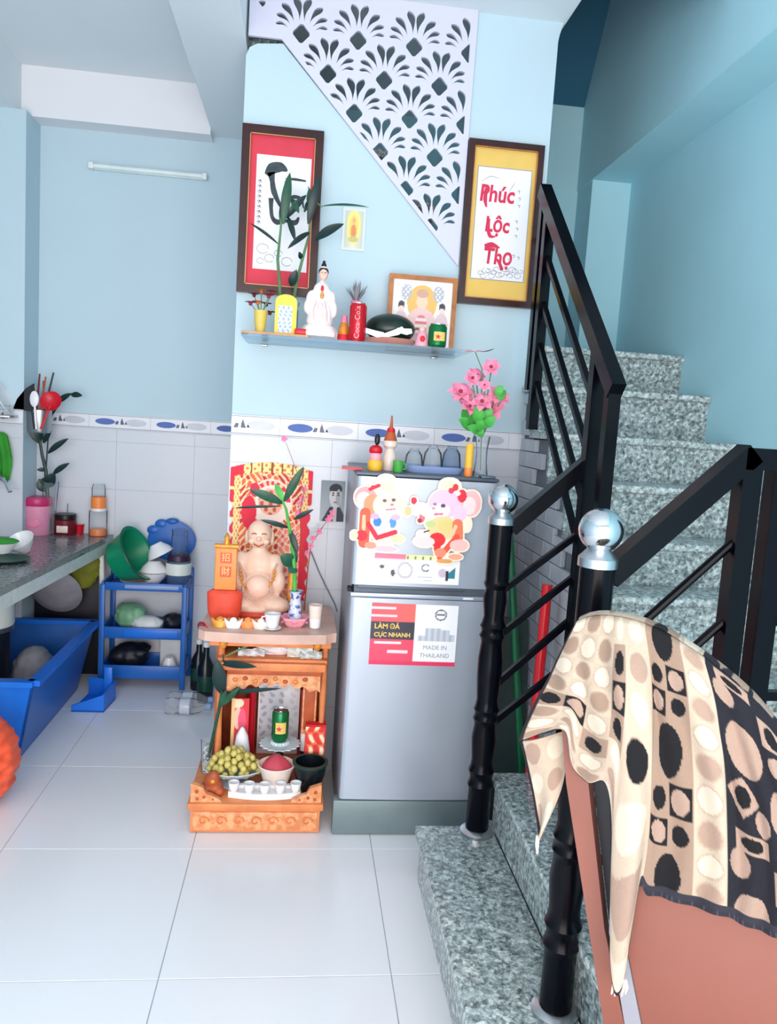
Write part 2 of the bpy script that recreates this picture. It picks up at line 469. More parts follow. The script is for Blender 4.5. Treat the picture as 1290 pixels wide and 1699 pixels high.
# ---- front wall (carries pictures, shelf, lattice), with the sloping stair opening
w = curve_panel('wall_front', [[(-.285, 0), (.905, 0), (.905, 2.95), (.909, 2.975), (.921, 3.02), (.572, 3.02), (.566, 2.085), (-.15, 2.825), (-.245, 2.815), (-.272, 2.80), (-.285, 2.77)]],
                YW, .10, 'wall_blue')
struct(w, 'light blue wall with pictures, glass shelf and pierced panel')
def dado(wall, x0, x1, Y, ztop, zb0, zb1, phase=0.0):
    """white wall tiles and a decorated border course, as pieces of the wall"""
    obj('tile_bed', MB().box(x0, x1, Y-.005, Y+.001, 0, zb1-.002), 'wall_grout', wall)
    tw, th = .40, .25
    n = int((x1-x0)/tw)+1
    for i in range(n):
        for j in range(int(ztop/th)+1):
            a, b = x0+i*tw, min(x1, x0+(i+1)*tw); c, d = j*th, min(ztop, (j+1)*th)
            if b-a < .01 or d-c < .01: continue
            obj('wall_tile', MB().box(a+.0006, b-.0006, Y-.009, Y-.004, c+.0006, d-.0006), 'wall_tile', wall)
    bw = .31
    x = x0 - phase
    while x < x1:
        a, b = max(x, x0), min(x+bw, x1)
        if b-a > .01:
            t = obj('border_tile', MB().box(a+.0006, b-.0006, Y-.010, Y-.004, zb0+.0006, zb1), 'border_tile', wall)
            mb = MB()
            for zz, hh in ((zb0+.003, .003), (zb1-.006, .0025)): mb.box(a, b, Y-.0108, Y-.009, zz, zz+hh)
            obj('border_line', mb, 'border_line', t)
            zc = (zb0+zb1)/2; hz = (zb1-zb0)
            def oval(cx, rx, rz, m):
                if a < cx-rx and cx+rx < b:
                    obj('oval', MB().prism([(cx+rx*math.cos(k*PI/10), zc+rz*math.sin(k*PI/10)) for k in range(20)], Y-.0112, Y-.009), m, t)
            oval(x+.08, .05, hz*.22, 'border_blue')
            oval(x+.235, .055, hz*.25, 'border_grey')
            mb = MB(); any_ = False
            for cx in (x+.012, x+.155, x+.30):
                if a < cx-.03 and cx+.03 < b:
                    any_ = True
                    mb.prism([(cx-.026, zc-.012), (cx-.010, zc-.012), (cx-.006, zc+.004), (cx-.018, zc+.006)], Y-.0112, Y-.009)
                    mb.prism([(cx+.002, zc-.012), (cx+.022, zc-.012), (cx+.014, zc+.010), (cx+.010, zc+.022), (cx+.004, zc+.006)], Y-.0112, Y-.009)
                    mb.prism([(cx+.024, zc-.010), (cx+.036, zc-.010), (cx+.03, zc+.002)], Y-.0112, Y-.009)
            if any_: obj('border_motif', mb, 'border_motif', t)
            else: mb.bm.free()
        x += bw
dado(w, -.285, .905, YW, 1.357, 1.359, 1.436, .12)

# ---- pierced lattice panel
def clip(poly, planes):
    for nx, nz, c in planes:
        out = []
        for k in range(len(poly)):
            p, q = poly[k], poly[(k+1) % len(poly)]
            a, b = nx*p[0]+nz*p[1]-c, nx*q[0]+nz*q[1]-c
            if a >= 0: out.append(p)
            if a*b < 0: t = a/(a-b); out.append((p[0]+(q[0]-p[0])*t, p[1]+(q[1]-p[1])*t))
        poly = out
        if len(poly) < 3: return []
    return poly
def parea(p): return abs(sum(p[k][0]*p[(k+1) % len(p)][1]-p[(k+1) % len(p)][0]*p[k][1] for k in range(len(p))))/2
hx, hz_ = (.572-(-.155)), (2.072-2.835); hl = math.hypot(hx, hz_); hn = (-hz_/hl, hx/hl)
PL = [(hn[0], hn[1], hn[0]*.572+hn[1]*2.072+.016), (-1, 0, -.557), (0, -1, -3.005), (1, 0, -.262)]
loops = [[(-.278, 3.04), (-.278, 2.835), (-.155, 2.835), (.572, 2.072), (.581, 3.04)]]
for k in range(6):
    for i in range(5):
        cx, cz = -.084 + .1068*k + .2135*(i-1), 2.862 - .1305*k
        s_ = .033; dia = []
        for a in range(4):
            for e in (-1, 1):
                an = PI/2*a + e*.16; rr = s_*.95
                dia.append((cx+rr*math.cos(an), cz+rr*math.sin(an)*1.08))
        shapes = [dia]
        for ang, ri, ro, wd in ((13, .043, .129, .0142), (38, .045, .124, .0120), (58, .047, .112, .0092), (75, .049, .101, .0068)):
            for sg in (-1, 1):
                a = math.radians(90 + sg*ang); dx, dz = math.cos(a), math.sin(a); nx, nz = -dz, dx
                L, Rr = [], []
                for q in range(13):
                    t = q/12; r = ri+(ro-ri)*t; ww = wd*(math.sin(PI*t**2.0)**.75*(.55+.6*t) if 0 < t < 1 else 0)
                    bend = -sg*.008*math.sin(PI*t)
                    px, pz = cx+dx*r+nx*bend, cz+dz*r+nz*bend
                    L.append((px+nx*ww, pz+nz*ww)); Rr.append((px-nx*ww, pz-nz*ww))
                shapes.append(L[:-1] + list(reversed(Rr[1:])))
        for sh in shapes:
            c = clip(sh, PL)
            if len(c) >= 3 and parea(c) > .00012: loops.append(c)
lat = curve_panel('lattice_panel', loops, YW-.014, .013, 'lattice')
tag(lat, 'white pierced panel of fan-shaped cutouts filling the triangular stair opening', 'lattice panel')

# ---- kitchen alcove
wb = struct(obj('wall_back', MB().box(-1.75, -.285, YB, YB+.1, 0, 3.3), 'wall_blue'), 'light blue back wall of the kitchen alcove')
dado(wb, -1.37, -.285, YB, 1.314, 1.316, 1.39, .05)
wl = struct(obj('wall_left', MB().box(XL-.1, XL, -1.35, YB, 0, 3.02), 'wall_blue'), 'light blue left wall')
wp = struct(obj('wall_pillar', MB().box(XL, -1.37, 4.0, YB, 0, 2.79), 'wall_blue'), 'light blue corner pillar')
dado(wp, -1.74, -1.37, 4.0, 1.314, 1.316, 1.39, .2)
struct(obj('wall_kitchen_side', MB().box(-.285, -.20, YW+.1, YB, 0, 2.8), 'wall_blue'), 'blue side wall behind the lattice')
cl = struct(obj('ceiling', MB().box(XL, .93, -1.35, YB, 3.02, 3.1).box(.93, XR, -1.35, 2.75, 3.02, 3.1), 'ceiling_paint'), 'pale ceiling')  # second slab, unseen over the stairs, lengthened to keep doorway light off the soffit
struct(obj('trim_1', MB().box(-1.42, -.53, 4.08, YB, 2.79, 3.02), 'white_paint'), 'white ceiling beam along the kitchen back wall')
struct(obj('trim_2', MB().box(-.53, -.287, 2.2, YB, 2.82, 3.02), 'ceiling_paint'), 'pale ceiling beam beside the lattice')
struct(obj('trim_3', MB().box(XL, -1.42, 2.2, YB, 2.79, 3.02), 'ceiling_paint'), 'pale ceiling beam at the left')
t = thing('tube_light', 'slim white fluorescent tube fitting on the kitchen wall', 'light', at(246, 284, 4.19))
a_, b_ = at(150, 275, 4.18), at(343, 296, 4.18); zc = (a_.z+b_.z)/2
obj('housing', MB().box(a_.x, b_.x, 4.175, 4.2, zc-.012, zc+.018, .003), 'tube_white', t)
obj('tube', MB().cyl((a_.x+.02, 4.162, zc), (b_.x-.02, 4.162, zc), .011, n=12), 'tube_white', t)
for x in (a_.x+.008, b_.x-.008): obj('end_cap', MB().box(x-.012, x+.012, 4.15, 4.178, zc-.015, zc+.015, .003), 'ceramic_white', t)

# ---- stairwell
struct(obj('wall_right', MB().box(XR, XR+.1, -1.35, YB+.1, 0, 5.2), 'wall_blue_stairlight'), 'blue wall beside the stairs')
struct(obj('wall_stairwell', MB().box(-.2, XR, YB, YB+.1, 0, 5.2).box(1.395, XR, 3.98, YB, 0, 2.74), 'wall_blue_stairlight'), 'blue stairwell wall and pillar above the landing')
struct(obj('trim_4', MB().box(1.39, XR, -1.35, YB, 2.73, 3.6), 'wall_blue_stairlight'), 'blue beam running above the stairs')
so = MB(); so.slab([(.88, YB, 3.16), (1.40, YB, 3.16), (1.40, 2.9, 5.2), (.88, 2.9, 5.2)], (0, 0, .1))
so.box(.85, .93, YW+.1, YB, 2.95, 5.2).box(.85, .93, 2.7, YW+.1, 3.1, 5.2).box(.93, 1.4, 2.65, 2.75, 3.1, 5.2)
struct(obj('ceiling_stairwell', so, 'soffit_shade'), 'sloping underside of the stairs above the well')
struct(obj('ceiling_under_flight', MB().box(-.2, .9, YW+.1, YB, 3.3, 3.4), 'wall_blue_stairlight'), 'ceiling above the upper flight')

# ---- granite stairs
st = thing('stairs', 'grey speckled granite stairs turning up beside the blue wall', 'stairs', (.414, 1.9, 0), kind='structure')
YN, YF = 1.37, 2.295
body = MB()
def step(x0, x1, y0, y1, z0, z1, nose):
    """tread slab with an overhanging nose, riser slab below it"""
    ov = .018
    if nose == 'x':
        obj('tread', MB().box(x0-ov, x1, y0, y1, z1-.026, z1, .004), 'granite', st)
        obj('riser', MB().box(x0, x0+.018, y0+.003, y1-.003, z0, z1-.026), 'granite', st)
        obj('tread_edge', MB().box(x0-ov-.0012, x0-ov+.006, y0+.002, y1-.002, z1-.022, z1-.004, .001), 'granite_edge', st)
    else:
        obj('tread', MB().box(x0, x1, y0-ov, y1, z1-.026, z1, .004), 'granite', st)
        obj('riser', MB().box(x0+.003, x1, y0, y0+.018, z0, z1-.026), 'granite', st)
        obj('tread_edge', MB().box(x0+.002, x1-.002, y0-ov-.0012, y0-ov+.006, z1-.022, z1-.004, .001), 'granite_edge', st)
step(.432, .66, YN, YF, 0, .18, 'x'); body.box(.44, .66, YN+.01, YF-.01, 0, .16)
step(.662, .885, YN, YF, .18, .36, 'x'); body.box(.67, .885, YN+.01, YF-.01, 0, .34)
step(.89, XR, YN, YF, .36, .56, 'x'); body.box(.895, XR, YN+.01, YF-.01, 0, .54)
FL = [(1.90, .77), (2.14, .981), (2.30, 1.121), (2.47, 1.286), (2.68, 1.444), (2.95, 1.625), (3.21, 1.803)]
zp = .56
for k, (yn, z) in enumerate(FL):
    y1 = FL[k+1][0]+.02 if k+1 < len(FL) else YB
    step(.875, XR, yn+.018, y1, zp, z, 'y')
    body.box(.90, XR, max(yn+.03, 1.9), y1, 0, z-.03)
    zp = z
for k in range(6):
    x1 = .86-.19*k; z = 1.803+.18*(k+1)
    obj('tread', MB().box(x1-.21, x1, YW+.11, YB, z-.03, z, .003), 'granite', st)
    obj('riser', MB().box(x1-.02, x1, YW+.11, YB, z-.18, z-.03), 'granite', st)
obj('stair_core', body, 'brick_grout', st)
# brick-shaped tiles on the flank below the flight
bl, bh = .20, .062
j = 0
z = .0
proto_b = None
while z < 1.8:
    y = YF + .004 - (bl/2 if j % 2 else 0)
    while y < YW-.012:
        a, b = max(y, YF+.004), min(y+bl-.003, YW-.012)
        ys = (a+b)/2
        top = [zz for yy, zz in FL if yy+.02 <= a] or [.98]
        hb_ = min(bh, top[-1]-.03-z)
        if b-a > .03 and hb_ > .02:
            if b-a > bl-.006 and hb_ == bh and proto_b:
                o = proto_b.copy(); C.objects.link(o); o.location = Vector(proto_b.location)+Vector((0, a-pb[0], z-pb[1]))
            else:
                o = obj('brick_tile', MB().box(.883, .9, a, b, z+.001, z+hb_-.002, .002, 1), 'brick_tile', st)
                if b-a > bl-.006 and hb_ == bh: proto_b, pb = o, (a, z)
        y += bl
    z += bh; j += 1

# ---- railings
def newel(parent, x, y, z0, zball):
    r = .036; H = zball-.045-z0
    prof = [(0, 0), (r*1.0, 0)]
    def ring(z, amp=1.25, w=.012): return [(r*.98, z-w*1.4), (r*amp*.95, z-w*.5), (r*amp, z), (r*amp*.95, z+w*.5), (r*.98, z+w*1.4)]
    for zz in (.16, .205): prof += ring(zz*H/1.0, 1.14)
    prof += [(r*.94, .24*H), (r*1.08, .31*H), (r*.94, .35*H)]
    for zz in (.37, .40): prof += ring(zz*H, 1.1, .008)
    prof += [(r*.9, .43*H), (r*1.04, .50*H), (r*1.06, .56*H), (r*.92, .61*H)]
    for zz in (.63, .66): prof += ring(zz*H, 1.12, .008)
    prof += [(r*.86, .69*H), (r*1.02, .74*H), (r*.9, .775*H)]
    for zz in (.79,): prof += ring(zz*H, 1.08, .008)
    prof += [(r, .82*H), (r, H-.03)]
    obj('newel_post', MB().lathe(prof, (x, y, z0), 24), 'black_metal', parent)
    obj('collar', MB().lathe([(.028, H-.032), (.041, H-.03), (.041, H-.012), (.033, H-.004), (.026, H+.004), (.02, H+.01)], (x, y, z0), 24), 'chrome_dull', parent)
    obj('ball_finial', MB().ball((x, y, zball), .0455, 32), 'chrome', parent)
    obj('foot_ring', MB().lathe([(.052, 0), (.052, .008), (.040, .016), (.03, .017)], (x, y, z0+.0005), 24), 'chrome_dull', parent)
rf = thing('stair_railing', 'black metal railing climbing from the post beside the fridge', 'railing', (.605, 2.265, .18))
newel(rf, .603, 2.255, .18, 1.238)
yR = 2.262
obj('handrail', MB().bar((.632, yR, 1.148), (.885, yR, 1.389), .05, .042), 'black_metal', rf)
for (xa, za), (xb, zb) in (((.63, .962), (.85, 1.145)), ((.63, .82), (.85, 1.013)), ((.63, .664), (.85, .876)), ((.63, .54), (.85, .733))):
    obj('rail_bar', MB().bar((xa, yR, za), (xb, yR, zb), .018), 'black_metal', rf)
XP = .8545
obj('corner_post', MB().bar((XP, 2.245, .36), (XP, 2.245, 1.69), .040), 'black_metal', rf)
obj('corner_post', MB().bar((XP, 2.115, .36), (XP, 2.115, 1.585), .036), 'black_metal', rf)
obj('upper_handrail', MB().bar((XP, 2.09, 1.57), (XP, 2.965, 2.347), .042, .05), 'black_metal', rf)
for dz in (-.17, -.335, -.485, -.625):
    za = 1.57+(2.26-2.09)*.888+dz; zb = 1.57+(2.86-2.09)*.888+dz
    obj('rail_bar', MB().bar((XP, 2.26, za), (XP, 2.86, zb), .018), 'black_metal', rf)
obj('wall_post', MB().bar((XP, 2.868, 1.45), (XP, 2.868, 2.25), .036), 'black_metal', rf)
obj('wall_post', MB().bar((XP, 2.935, 1.60), (XP, 2.935, 2.31), .036), 'black_metal', rf)
obj('wall_bracket', MB().bar((XP+.005, 2.935, 2.20), (XP+.046, 3.119, 2.20), .016), 'black_metal', rf)
rn = thing('stair_railing', 'black metal railing with the nearer chrome ball post, behind the towel', 'railing', (.62, 1.51, .18))
newel(rn, .613, 1.51, .18, 1.254)
yR = 1.525
obj('handrail', MB().bar((.64, yR, 1.155), (.925, yR, 1.43), .05, .045), 'black_metal', rn)
obj('level_handrail', MB().bar((.905, yR, 1.418), (1.60, yR, 1.418), .05, .045), 'black_metal', rn)
for dz in (-.185, -.355, -.52, -.68):
    obj('rail_bar', MB().cyl((.64, yR, 1.155+dz), (.91, yR, 1.425+dz), .0095, n=10), 'black_metal', rn)
for zz in (1.247, 1.076, .909, .75):
    obj('rail_bar', MB().bar((.985, yR, zz), (1.60, yR, zz), .02), 'black_metal', rn)
for x in (.925, .995): obj('rail_post', MB().bar((x, yR, .56), (x, yR, 1.41), .042), 'black_metal', rn)

# ================================================================ things on the front wall
def frame(name, label, x0, x1, z0, z1, Y, fw, fmat, bead, matcol, pic):
    """framed scroll: mitred frame bars, bead, mat board, paper, pane"""
    f = thing(name, label, 'picture', ((x0+x1)/2, YW-.001, z0))
    y0, y1 = Y, YW-.001
    for nm, q in (('frame_bar', [(x0, z0), (x1, z0), (x1-fw, z0+fw), (x0+fw, z0+fw)]), ('frame_bar', [(x0, z1), (x1, z1), (x1-fw, z1-fw), (x0+fw, z1-fw)]),
                  ('frame_bar', [(x0, z0), (x0, z1), (x0+fw, z1-fw), (x0+fw, z0+fw)]), ('frame_bar', [(x1, z0), (x1, z1), (x1-fw, z1-fw), (x1-fw, z0+fw)])):
        obj(nm, MB().prism(q, y0, y1), fmat, f)
    if bead:
        mb = MB(); bx0, bx1, bz0, bz1 = x0+fw, x1-fw, z0+fw, z1-fw
        for a, b in (((bx0, bz0), (bx1, bz0)), ((bx0, bz1), (bx1, bz1)), ((bx0, bz0), (bx0, bz1)), ((bx1, bz0), (bx1, bz1))):
            mb.bar((a[0], y0+.004, a[1]), (b[0], y0+.004, b[1]), .006)
        obj('gilt_bead', mb, bead, f)
    obj('mat_board', MB().box(x0+fw*.9, x1-fw*.9, y1-.012, y1-.004, z0+fw*.9, z1-fw*.9), matcol, f)
    pic(f, y1-.0125)
    return f
def stroke(mb, pts, ws, y, ext=.0008):
    """brush stroke: ribbon through (x, z) points with widths"""
    P = []
    n = len(pts)
    for i in range(n-1):
        for k in range(6):
            t = k/6
            p0, p1, p2, p3 = pts[max(i-1, 0)], pts[i], pts[i+1], pts[min(i+2, n-1)]
            c = [.5*((2*p1[j])+(-p0[j]+p2[j])*t+(2*p0[j]-5*p1[j]+4*p2[j]-p3[j])*t*t+(-p0[j]+3*p1[j]-3*p2[j]+p3[j])*t**3) for j in (0, 1)]
            P.append((c[0], c[1], ws[i]+(ws[i+1]-ws[i])*t))
    P.append((*pts[-1], ws[-1]))
    L, R_ = [], []
    for i, (x, z, w_) in enumerate(P):
        a, b = P[max(i-1, 0)], P[min(i+1, len(P)-1)]
        dx, dz = b[0]-a[0], b[1]-a[1]; l = math.hypot(dx, dz) or 1
        L.append((x-dz/l*w_/2, z+dx/l*w_/2)); R_.append((x+dz/l*w_/2, z-dx/l*w_/2))
    for i in range(len(P)-1):
        q = [L[i], L[i+1], R_[i+1], R_[i]]
        try: mb.prism(q, y-ext, y)
        except ValueError: pass
    return mb
# left scroll: black brush character on red mount
def pic_left(f, y):
    x0, x1, z0, z1 = -.228, -.022, 1.997, 2.418
    obj('paper', MB().box(x0, x1, y-.001, y, z0, z1), 'paper', f)
    yy = y-.0012
    mb = MB()
    P = lambda u, v: (at(u, v, 3.10).x, at(u, v, 3.10).z)
    B_ = lambda pts, ws: obj('brush_stroke', stroke(MB(), pts, ws, yy), 'ink_grey', f)
    mb.bm.free()
    B_([P(443, 290), P(452, 279), P(466, 277), P(477, 283)], [.02, .042, .036, .006])
    B_([P(450, 285), P(452, 300), P(455, 318), P(465, 340), P(475, 352)], [.03, .018, .022, .012, .008])
    B_([P(450, 328), P(450, 345), P(452, 360), P(460, 368), P(474, 366), P(490, 369), P(496, 360)], [.02, .014, .014, .02, .012, .02, .006])
    B_([P(474, 296), P(490, 297), P(508, 300)], [.004, .010, .006])
    B_([P(478, 330), P(488, 326), P(500, 330), P(504, 345)], [.006, .014, .012, .004])
    mb = MB()
    for k in range(9):
        cx, cz = P(431-.3*k, 300+8.5*k)
        stroke(mb, [(cx-.007, cz), (cx+.002, cz+.005), (cx+.008, cz-.004)], [.003, .004, .002], yy)
        stroke(mb, [(cx-.002, cz-.008), (cx+.004, cz+.006)], [.002, .003], yy)
    for a, b, r in ((436, 412, .022), (447, 428, .018), (462, 420, .015), (476, 434, .02), (432, 432, .013)):
        cx, cz = P(a, b)
        stroke(mb, [(cx+r*math.cos(k*.8), cz+r*.8*math.sin(k*.8)) for k in range(8)], [.002]*8, yy)
    obj('faint_drawing', mb, 'ink_faint', f)['kind'] = 'stuff'
frame('framed_scroll', 'dark framed scroll with red mount and black brush character, behind the bamboo leaves', -.285, .020, 1.905, 2.519, 3.09, .030, 'wood_dark', 'gold_bead', 'scroll_red', pic_left)
def pic_right(f, y):
    x0, x1, z0, z1 = .626, .838, 2.032, 2.455
    obj('paper', MB().box(x0, x1, y-.001, y, z0, z1), 'paper', f)
    mb = MB()
    for q in ((x0-.003, x1+.003, z0-.003, z0), (x0-.003, x1+.003, z1, z1+.003), (x0-.003, x0, z0, z1), (x1, x1+.003, z0, z1)): mb.box(q[0], q[1], y-.001, y, q[2], q[3])
    obj('paper_edge', mb, 'ink_faint', f)
    yy = y-.0012
    for body, u, v, sz in (('Phúc', 829, 323, .088), ('Lộc', 829, 374, .080), ('Thọ', 830, 427, .084)):
        p = at(u, v, 3.1)
        text('lettering', body, sz, (p.x-.008, yy, p.z), 'ink_red', f, sx=.82, shear=.08, bold=.0022)
    mb = MB()
    P = lambda u, v: (at(u, v, 3.10).x, at(u, v, 3.10).z)
    obj('brush_stroke', stroke(MB(), [P(808, 311), P(806, 330), P(808, 343)], [.012, .016, .006], yy), 'ink_red', f)
    obj('brush_stroke', stroke(MB(), [P(812, 362), P(811, 378), P(814, 391), P(823, 392)], [.012, .014, .014, .004], yy), 'ink_red', f)
    obj('brush_stroke', stroke(MB(), [P(805, 408), P(817, 406), P(830, 411)], [.014, .022, .004], yy), 'ink_red', f)
    obj('brush_stroke', stroke(MB(), [P(822, 426), P(829, 435), P(834, 448)], [.004, .012, .014], yy), 'ink_red', f)
    for u, v in ((862, 318), (863, 330), (862, 342), (858, 368), (859, 380), (857, 392), (853, 425), (861, 428), (846, 432)):
        cx, cz = P(u, v)
        stroke(mb, [(cx-.006, cz+.003), (cx+.003, cz+.004), (cx+.001, cz-.006)], [.002, .003, .002], yy)
    for k in range(16):
        cx, cz = P(798+k*4.4, 452+6*math.sin(k*1.9)); r = .010+.006*((k*7) % 5)/5
        stroke(mb, [(cx+r*math.cos(q*1.1+k), cz+r*.7*math.sin(q*1.1+k)) for q in range(6)], [.0018]*6, yy)
    stroke(mb, [P(800, 300), P(815, 292), P(830, 296)], [.001, .0025, .001], yy)
    stroke(mb, [P(846, 318), P(852, 308), P(856, 303)], [.001, .0025, .001], yy)
    obj('faint_drawing', mb, 'ink_faint', f)['kind'] = 'stuff'
frame('framed_scroll', 'dark framed scroll with yellow mount and three red words', .579, .880, 1.930, 2.552, 3.09, .024, 'wood_dark', 'wood_gold', 'scroll_yellow', pic_right)

# small card under plastic
def card_fn(u, v):
    c = lerp((222, 222, 200), (170, 176, 168), abs(u-.5)*1.2)
    if u < .12 or u > .9 or v < .05 or v > .93: return (214, 222, 222)
    if ell(u, v, .5, .55, .30, .40) < 1: c = (240, 226, 130)
    if ell(u, v, .5, .52, .2, .3) < 1: c = (236, 208, 120)
    if ell(u, v, .5, .70, .07, .07) < 1: c = (232, 170, 110)
    if ell(u, v, .5, .45, .12, .16) < 1: c = (222, 140, 90)
    if ell(u, v, .5, .26, .22, .07) < 1: c = (200, 190, 120)
    return c
o = painted('prayer_card', flat(.108, .197, 2.098, 2.258, YW-.003), 40, 64, card_fn, 'print_gloss', thick=.003)
tag(o, 'small faded devotional card stuck on the blue wall above the white statue', 'card')

# portrait print beside the fridge
def portrait_fn(u, v):
    c = lerp((176, 184, 190), (132, 142, 150), v)
    if v < .36 and abs(u-.62) < .22+(.36-v)*.9: c = (54, 62, 76)
    if abs(u-.62) < .07 and v < .36: c = (206, 204, 206)
    if ell(u, v, .62, .60, .25, .27) < 1: c = (206, 204, 204)
    if ell(u, v, .62, .80, .27, .13) < 1 and v > .74: c = (40, 42, 52)
    if ell(u, v, .74, .60, .10, .2) < 1: c = (164, 164, 168)
    for ex in (.52, .73):
        if ell(u, v, ex, .65, .05, .022) < 1: c = (66, 64, 70)
        if ell(u, v, ex, .70, .065, .016) < 1: c = (60, 58, 64)
    if ell(u, v, .62, .47, .08, .02) < 1: c = (120, 100, 104)
    return c
o = painted('portrait_print', flat(.080, .176, 1.031, 1.196, YW-.0115), 48, 80, portrait_fn, 'print', thick=.002)
tag(o, 'black and white portrait of a person in dark jacket, stuck beside the fridge', 'photograph')

# red and gold festive poster behind the altar figures
def poster_fn(u, v):
    u2 = (u-.5)
    top = .93 + .05*(1-(u2*2)**2) - .0
    if v > top: return None
    edge = min(u, 1-u)
    if v < .70 and edge < .02 + .018*math.sin(v*60): return None
    c = (246, 214, 170)
    arch = .86 + .05*(1-(u2*2)**2)
    if v > arch:
        c = (250, 226, 150)
        if u < .16 or u > .94: c = (226, 24, 58)
        elif abs((u*8) % 1-.5) > .42: c = (150, 60, 40)
        elif math.sin(u*70)*math.sin(v*110) > .4: c = (222, 120, 60)
        return c
    if edge < .12:
        k = int(v*9)
        c = (214, 34, 56) if (v*9-k) > .2 and edge < .05 else (250, 220, 150)
        if edge > .05 and math.sin(v*120)*math.sin(u*150) > .3: c = (220, 130, 80)
        if u > .88 and v < .62: c = (222, 26, 60)
        return c
    r1 = math.hypot(u2, (v-.70)*1.6)
    c = (236, 92, 64)
    if r1 < .26: c = (252, 226, 214)
    if .19 < r1 < .24 and v > .70: c = (236, 40, 74) if math.sin(math.atan2(v-.7, u2)*14) > -.1 else (250, 210, 160)
    if r1 < .15: c = (246, 176, 150) if math.sin(u*60)*math.sin(v*80) < .2 else (190, 90, 60)
    if r1 >= .26:
        s = math.sin(u*46+3*math.sin(v*21))*math.sin(v*58+2*math.sin(u*19))
        c = (240, 104, 52) if s > .25 else ((250, 216, 168) if s > -.35 else (206, 38, 44))
        if v < .55 and .6 < u < .9: c = lerp(c, (240, 180, 190), .4)
    if ell(u, v, .24, .62, .09, .12) < 1: c = (228, 22, 60)
    if ell(u, v, .30, .78, .06, .05) < 1: c = (224, 30, 80)
    return c
o = painted('festive_poster', flat(-.28, .045, .70, 1.268, YW-.0125), 110, 180, poster_fn, 'print', thick=.002)
tag(o, 'red and gold festive paper poster with an arched top behind the altar', 'poster')

# ---- glass shelf
SZ, SY = 1.722, 2.80                      # shelf top height, front edge
sh = thing('glass_shelf', 'clear glass wall shelf carrying statues, cans and a watermelon', 'shelf', (.18, YW, SZ))
obj('pane', MB().box(-.235, .585, SY, YW, SZ-.009, SZ, .001, 1), 'glass_shelf', sh)
obj('front_edge', MB().box(-.235, .585, SY-.0015, SY+.002, SZ-.0095, SZ+.0005), 'glass_clear', sh)
for x in (-.17, .50):
    obj('clip', MB().box(x-.012, x+.012, YW-.03, YW, SZ-.016, SZ-.0095, .002), 'chrome_dull', sh)
def sx(u, v=560, Y=2.93): return at(u, v, Y).x
def sz(u, v, Y=2.93): return at(u, v, Y).z

# framed devotional picture leaning at the back
def deity_fn(u, v):
    c = (240, 238, 240)
    if ell(u, v, .5, .66, .24, .26) < 1: c = (232, 184, 96)
    for cx in (.24, .76):
        if ell(u, v, cx, .80, .09, .12) < 1 and math.sin(u*90)*math.sin(v*80) > -.3: c = (178, 180, 196)
    if ell(u, v, .5, .68, .09, .12) < 1: c = (238, 204, 180)
    if ell(u, v, .5, .80, .10, .06) < 1: c = (206, 160, 140)
    if ell(u, v, .5, .30, .26, .30) < 1: c = (238, 196, 196)
    if ell(u, v, .5, .34, .10, .16) < 1: c = (232, 120, 130) if math.sin(v*70) > 0 else (246, 226, 226)
    for cx in (.17, .83):
        if ell(u, v, cx, .62, .055, .06) < 1: c = (40, 40, 54)
        if ell(u, v, cx, .56, .05, .05) < 1: c = (240, 214, 200)
        if ell(u, v, cx, .36, .11, .18) < 1: c = (226, 196, 206)
    return c
a_, b_ = at(646, 455, 3.06), at(757, 581, 3.06)
fx0, fx1, fz1 = at(647, 455, 3.06).x, at(760, 463, 3.06).x, at(700, 458, 3.06).z
f = thing('picture_frame', 'gold framed devotional picture standing at the back of the glass shelf', 'picture', ((fx0+fx1)/2, 3.06, SZ))
fw = .017
for q in ([(fx0, SZ), (fx1, SZ), (fx1-fw, SZ+fw), (fx0+fw, SZ+fw)], [(fx0, fz1), (fx1, fz1), (fx1-fw, fz1-fw), (fx0+fw, fz1-fw)],
          [(fx0, SZ), (fx0, fz1), (fx0+fw, fz1-fw), (fx0+fw, SZ+fw)], [(fx1, SZ), (fx1, fz1), (fx1-fw, fz1-fw), (fx1-fw, SZ+fw)]):
    obj('frame_bar', MB().prism(q, 3.05, 3.075), 'wood_gold', f)
painted('picture_sheet', flat(fx0+.012, fx1-.012, SZ+.012, fz1-.012, 3.064), 80, 90, deity_fn, 'print_gloss', f, thick=.004)

# wooden board under the left group
bx0, bx1 = sx(404), sx(512)
tag(obj('wooden_board', MB().box(bx0, bx1, 2.83, 3.04, SZ+.0005, SZ+.012, .003), 'wood_board'), 'thin pale wooden board at the left end of the glass shelf', 'board')
BZ = SZ+.0125
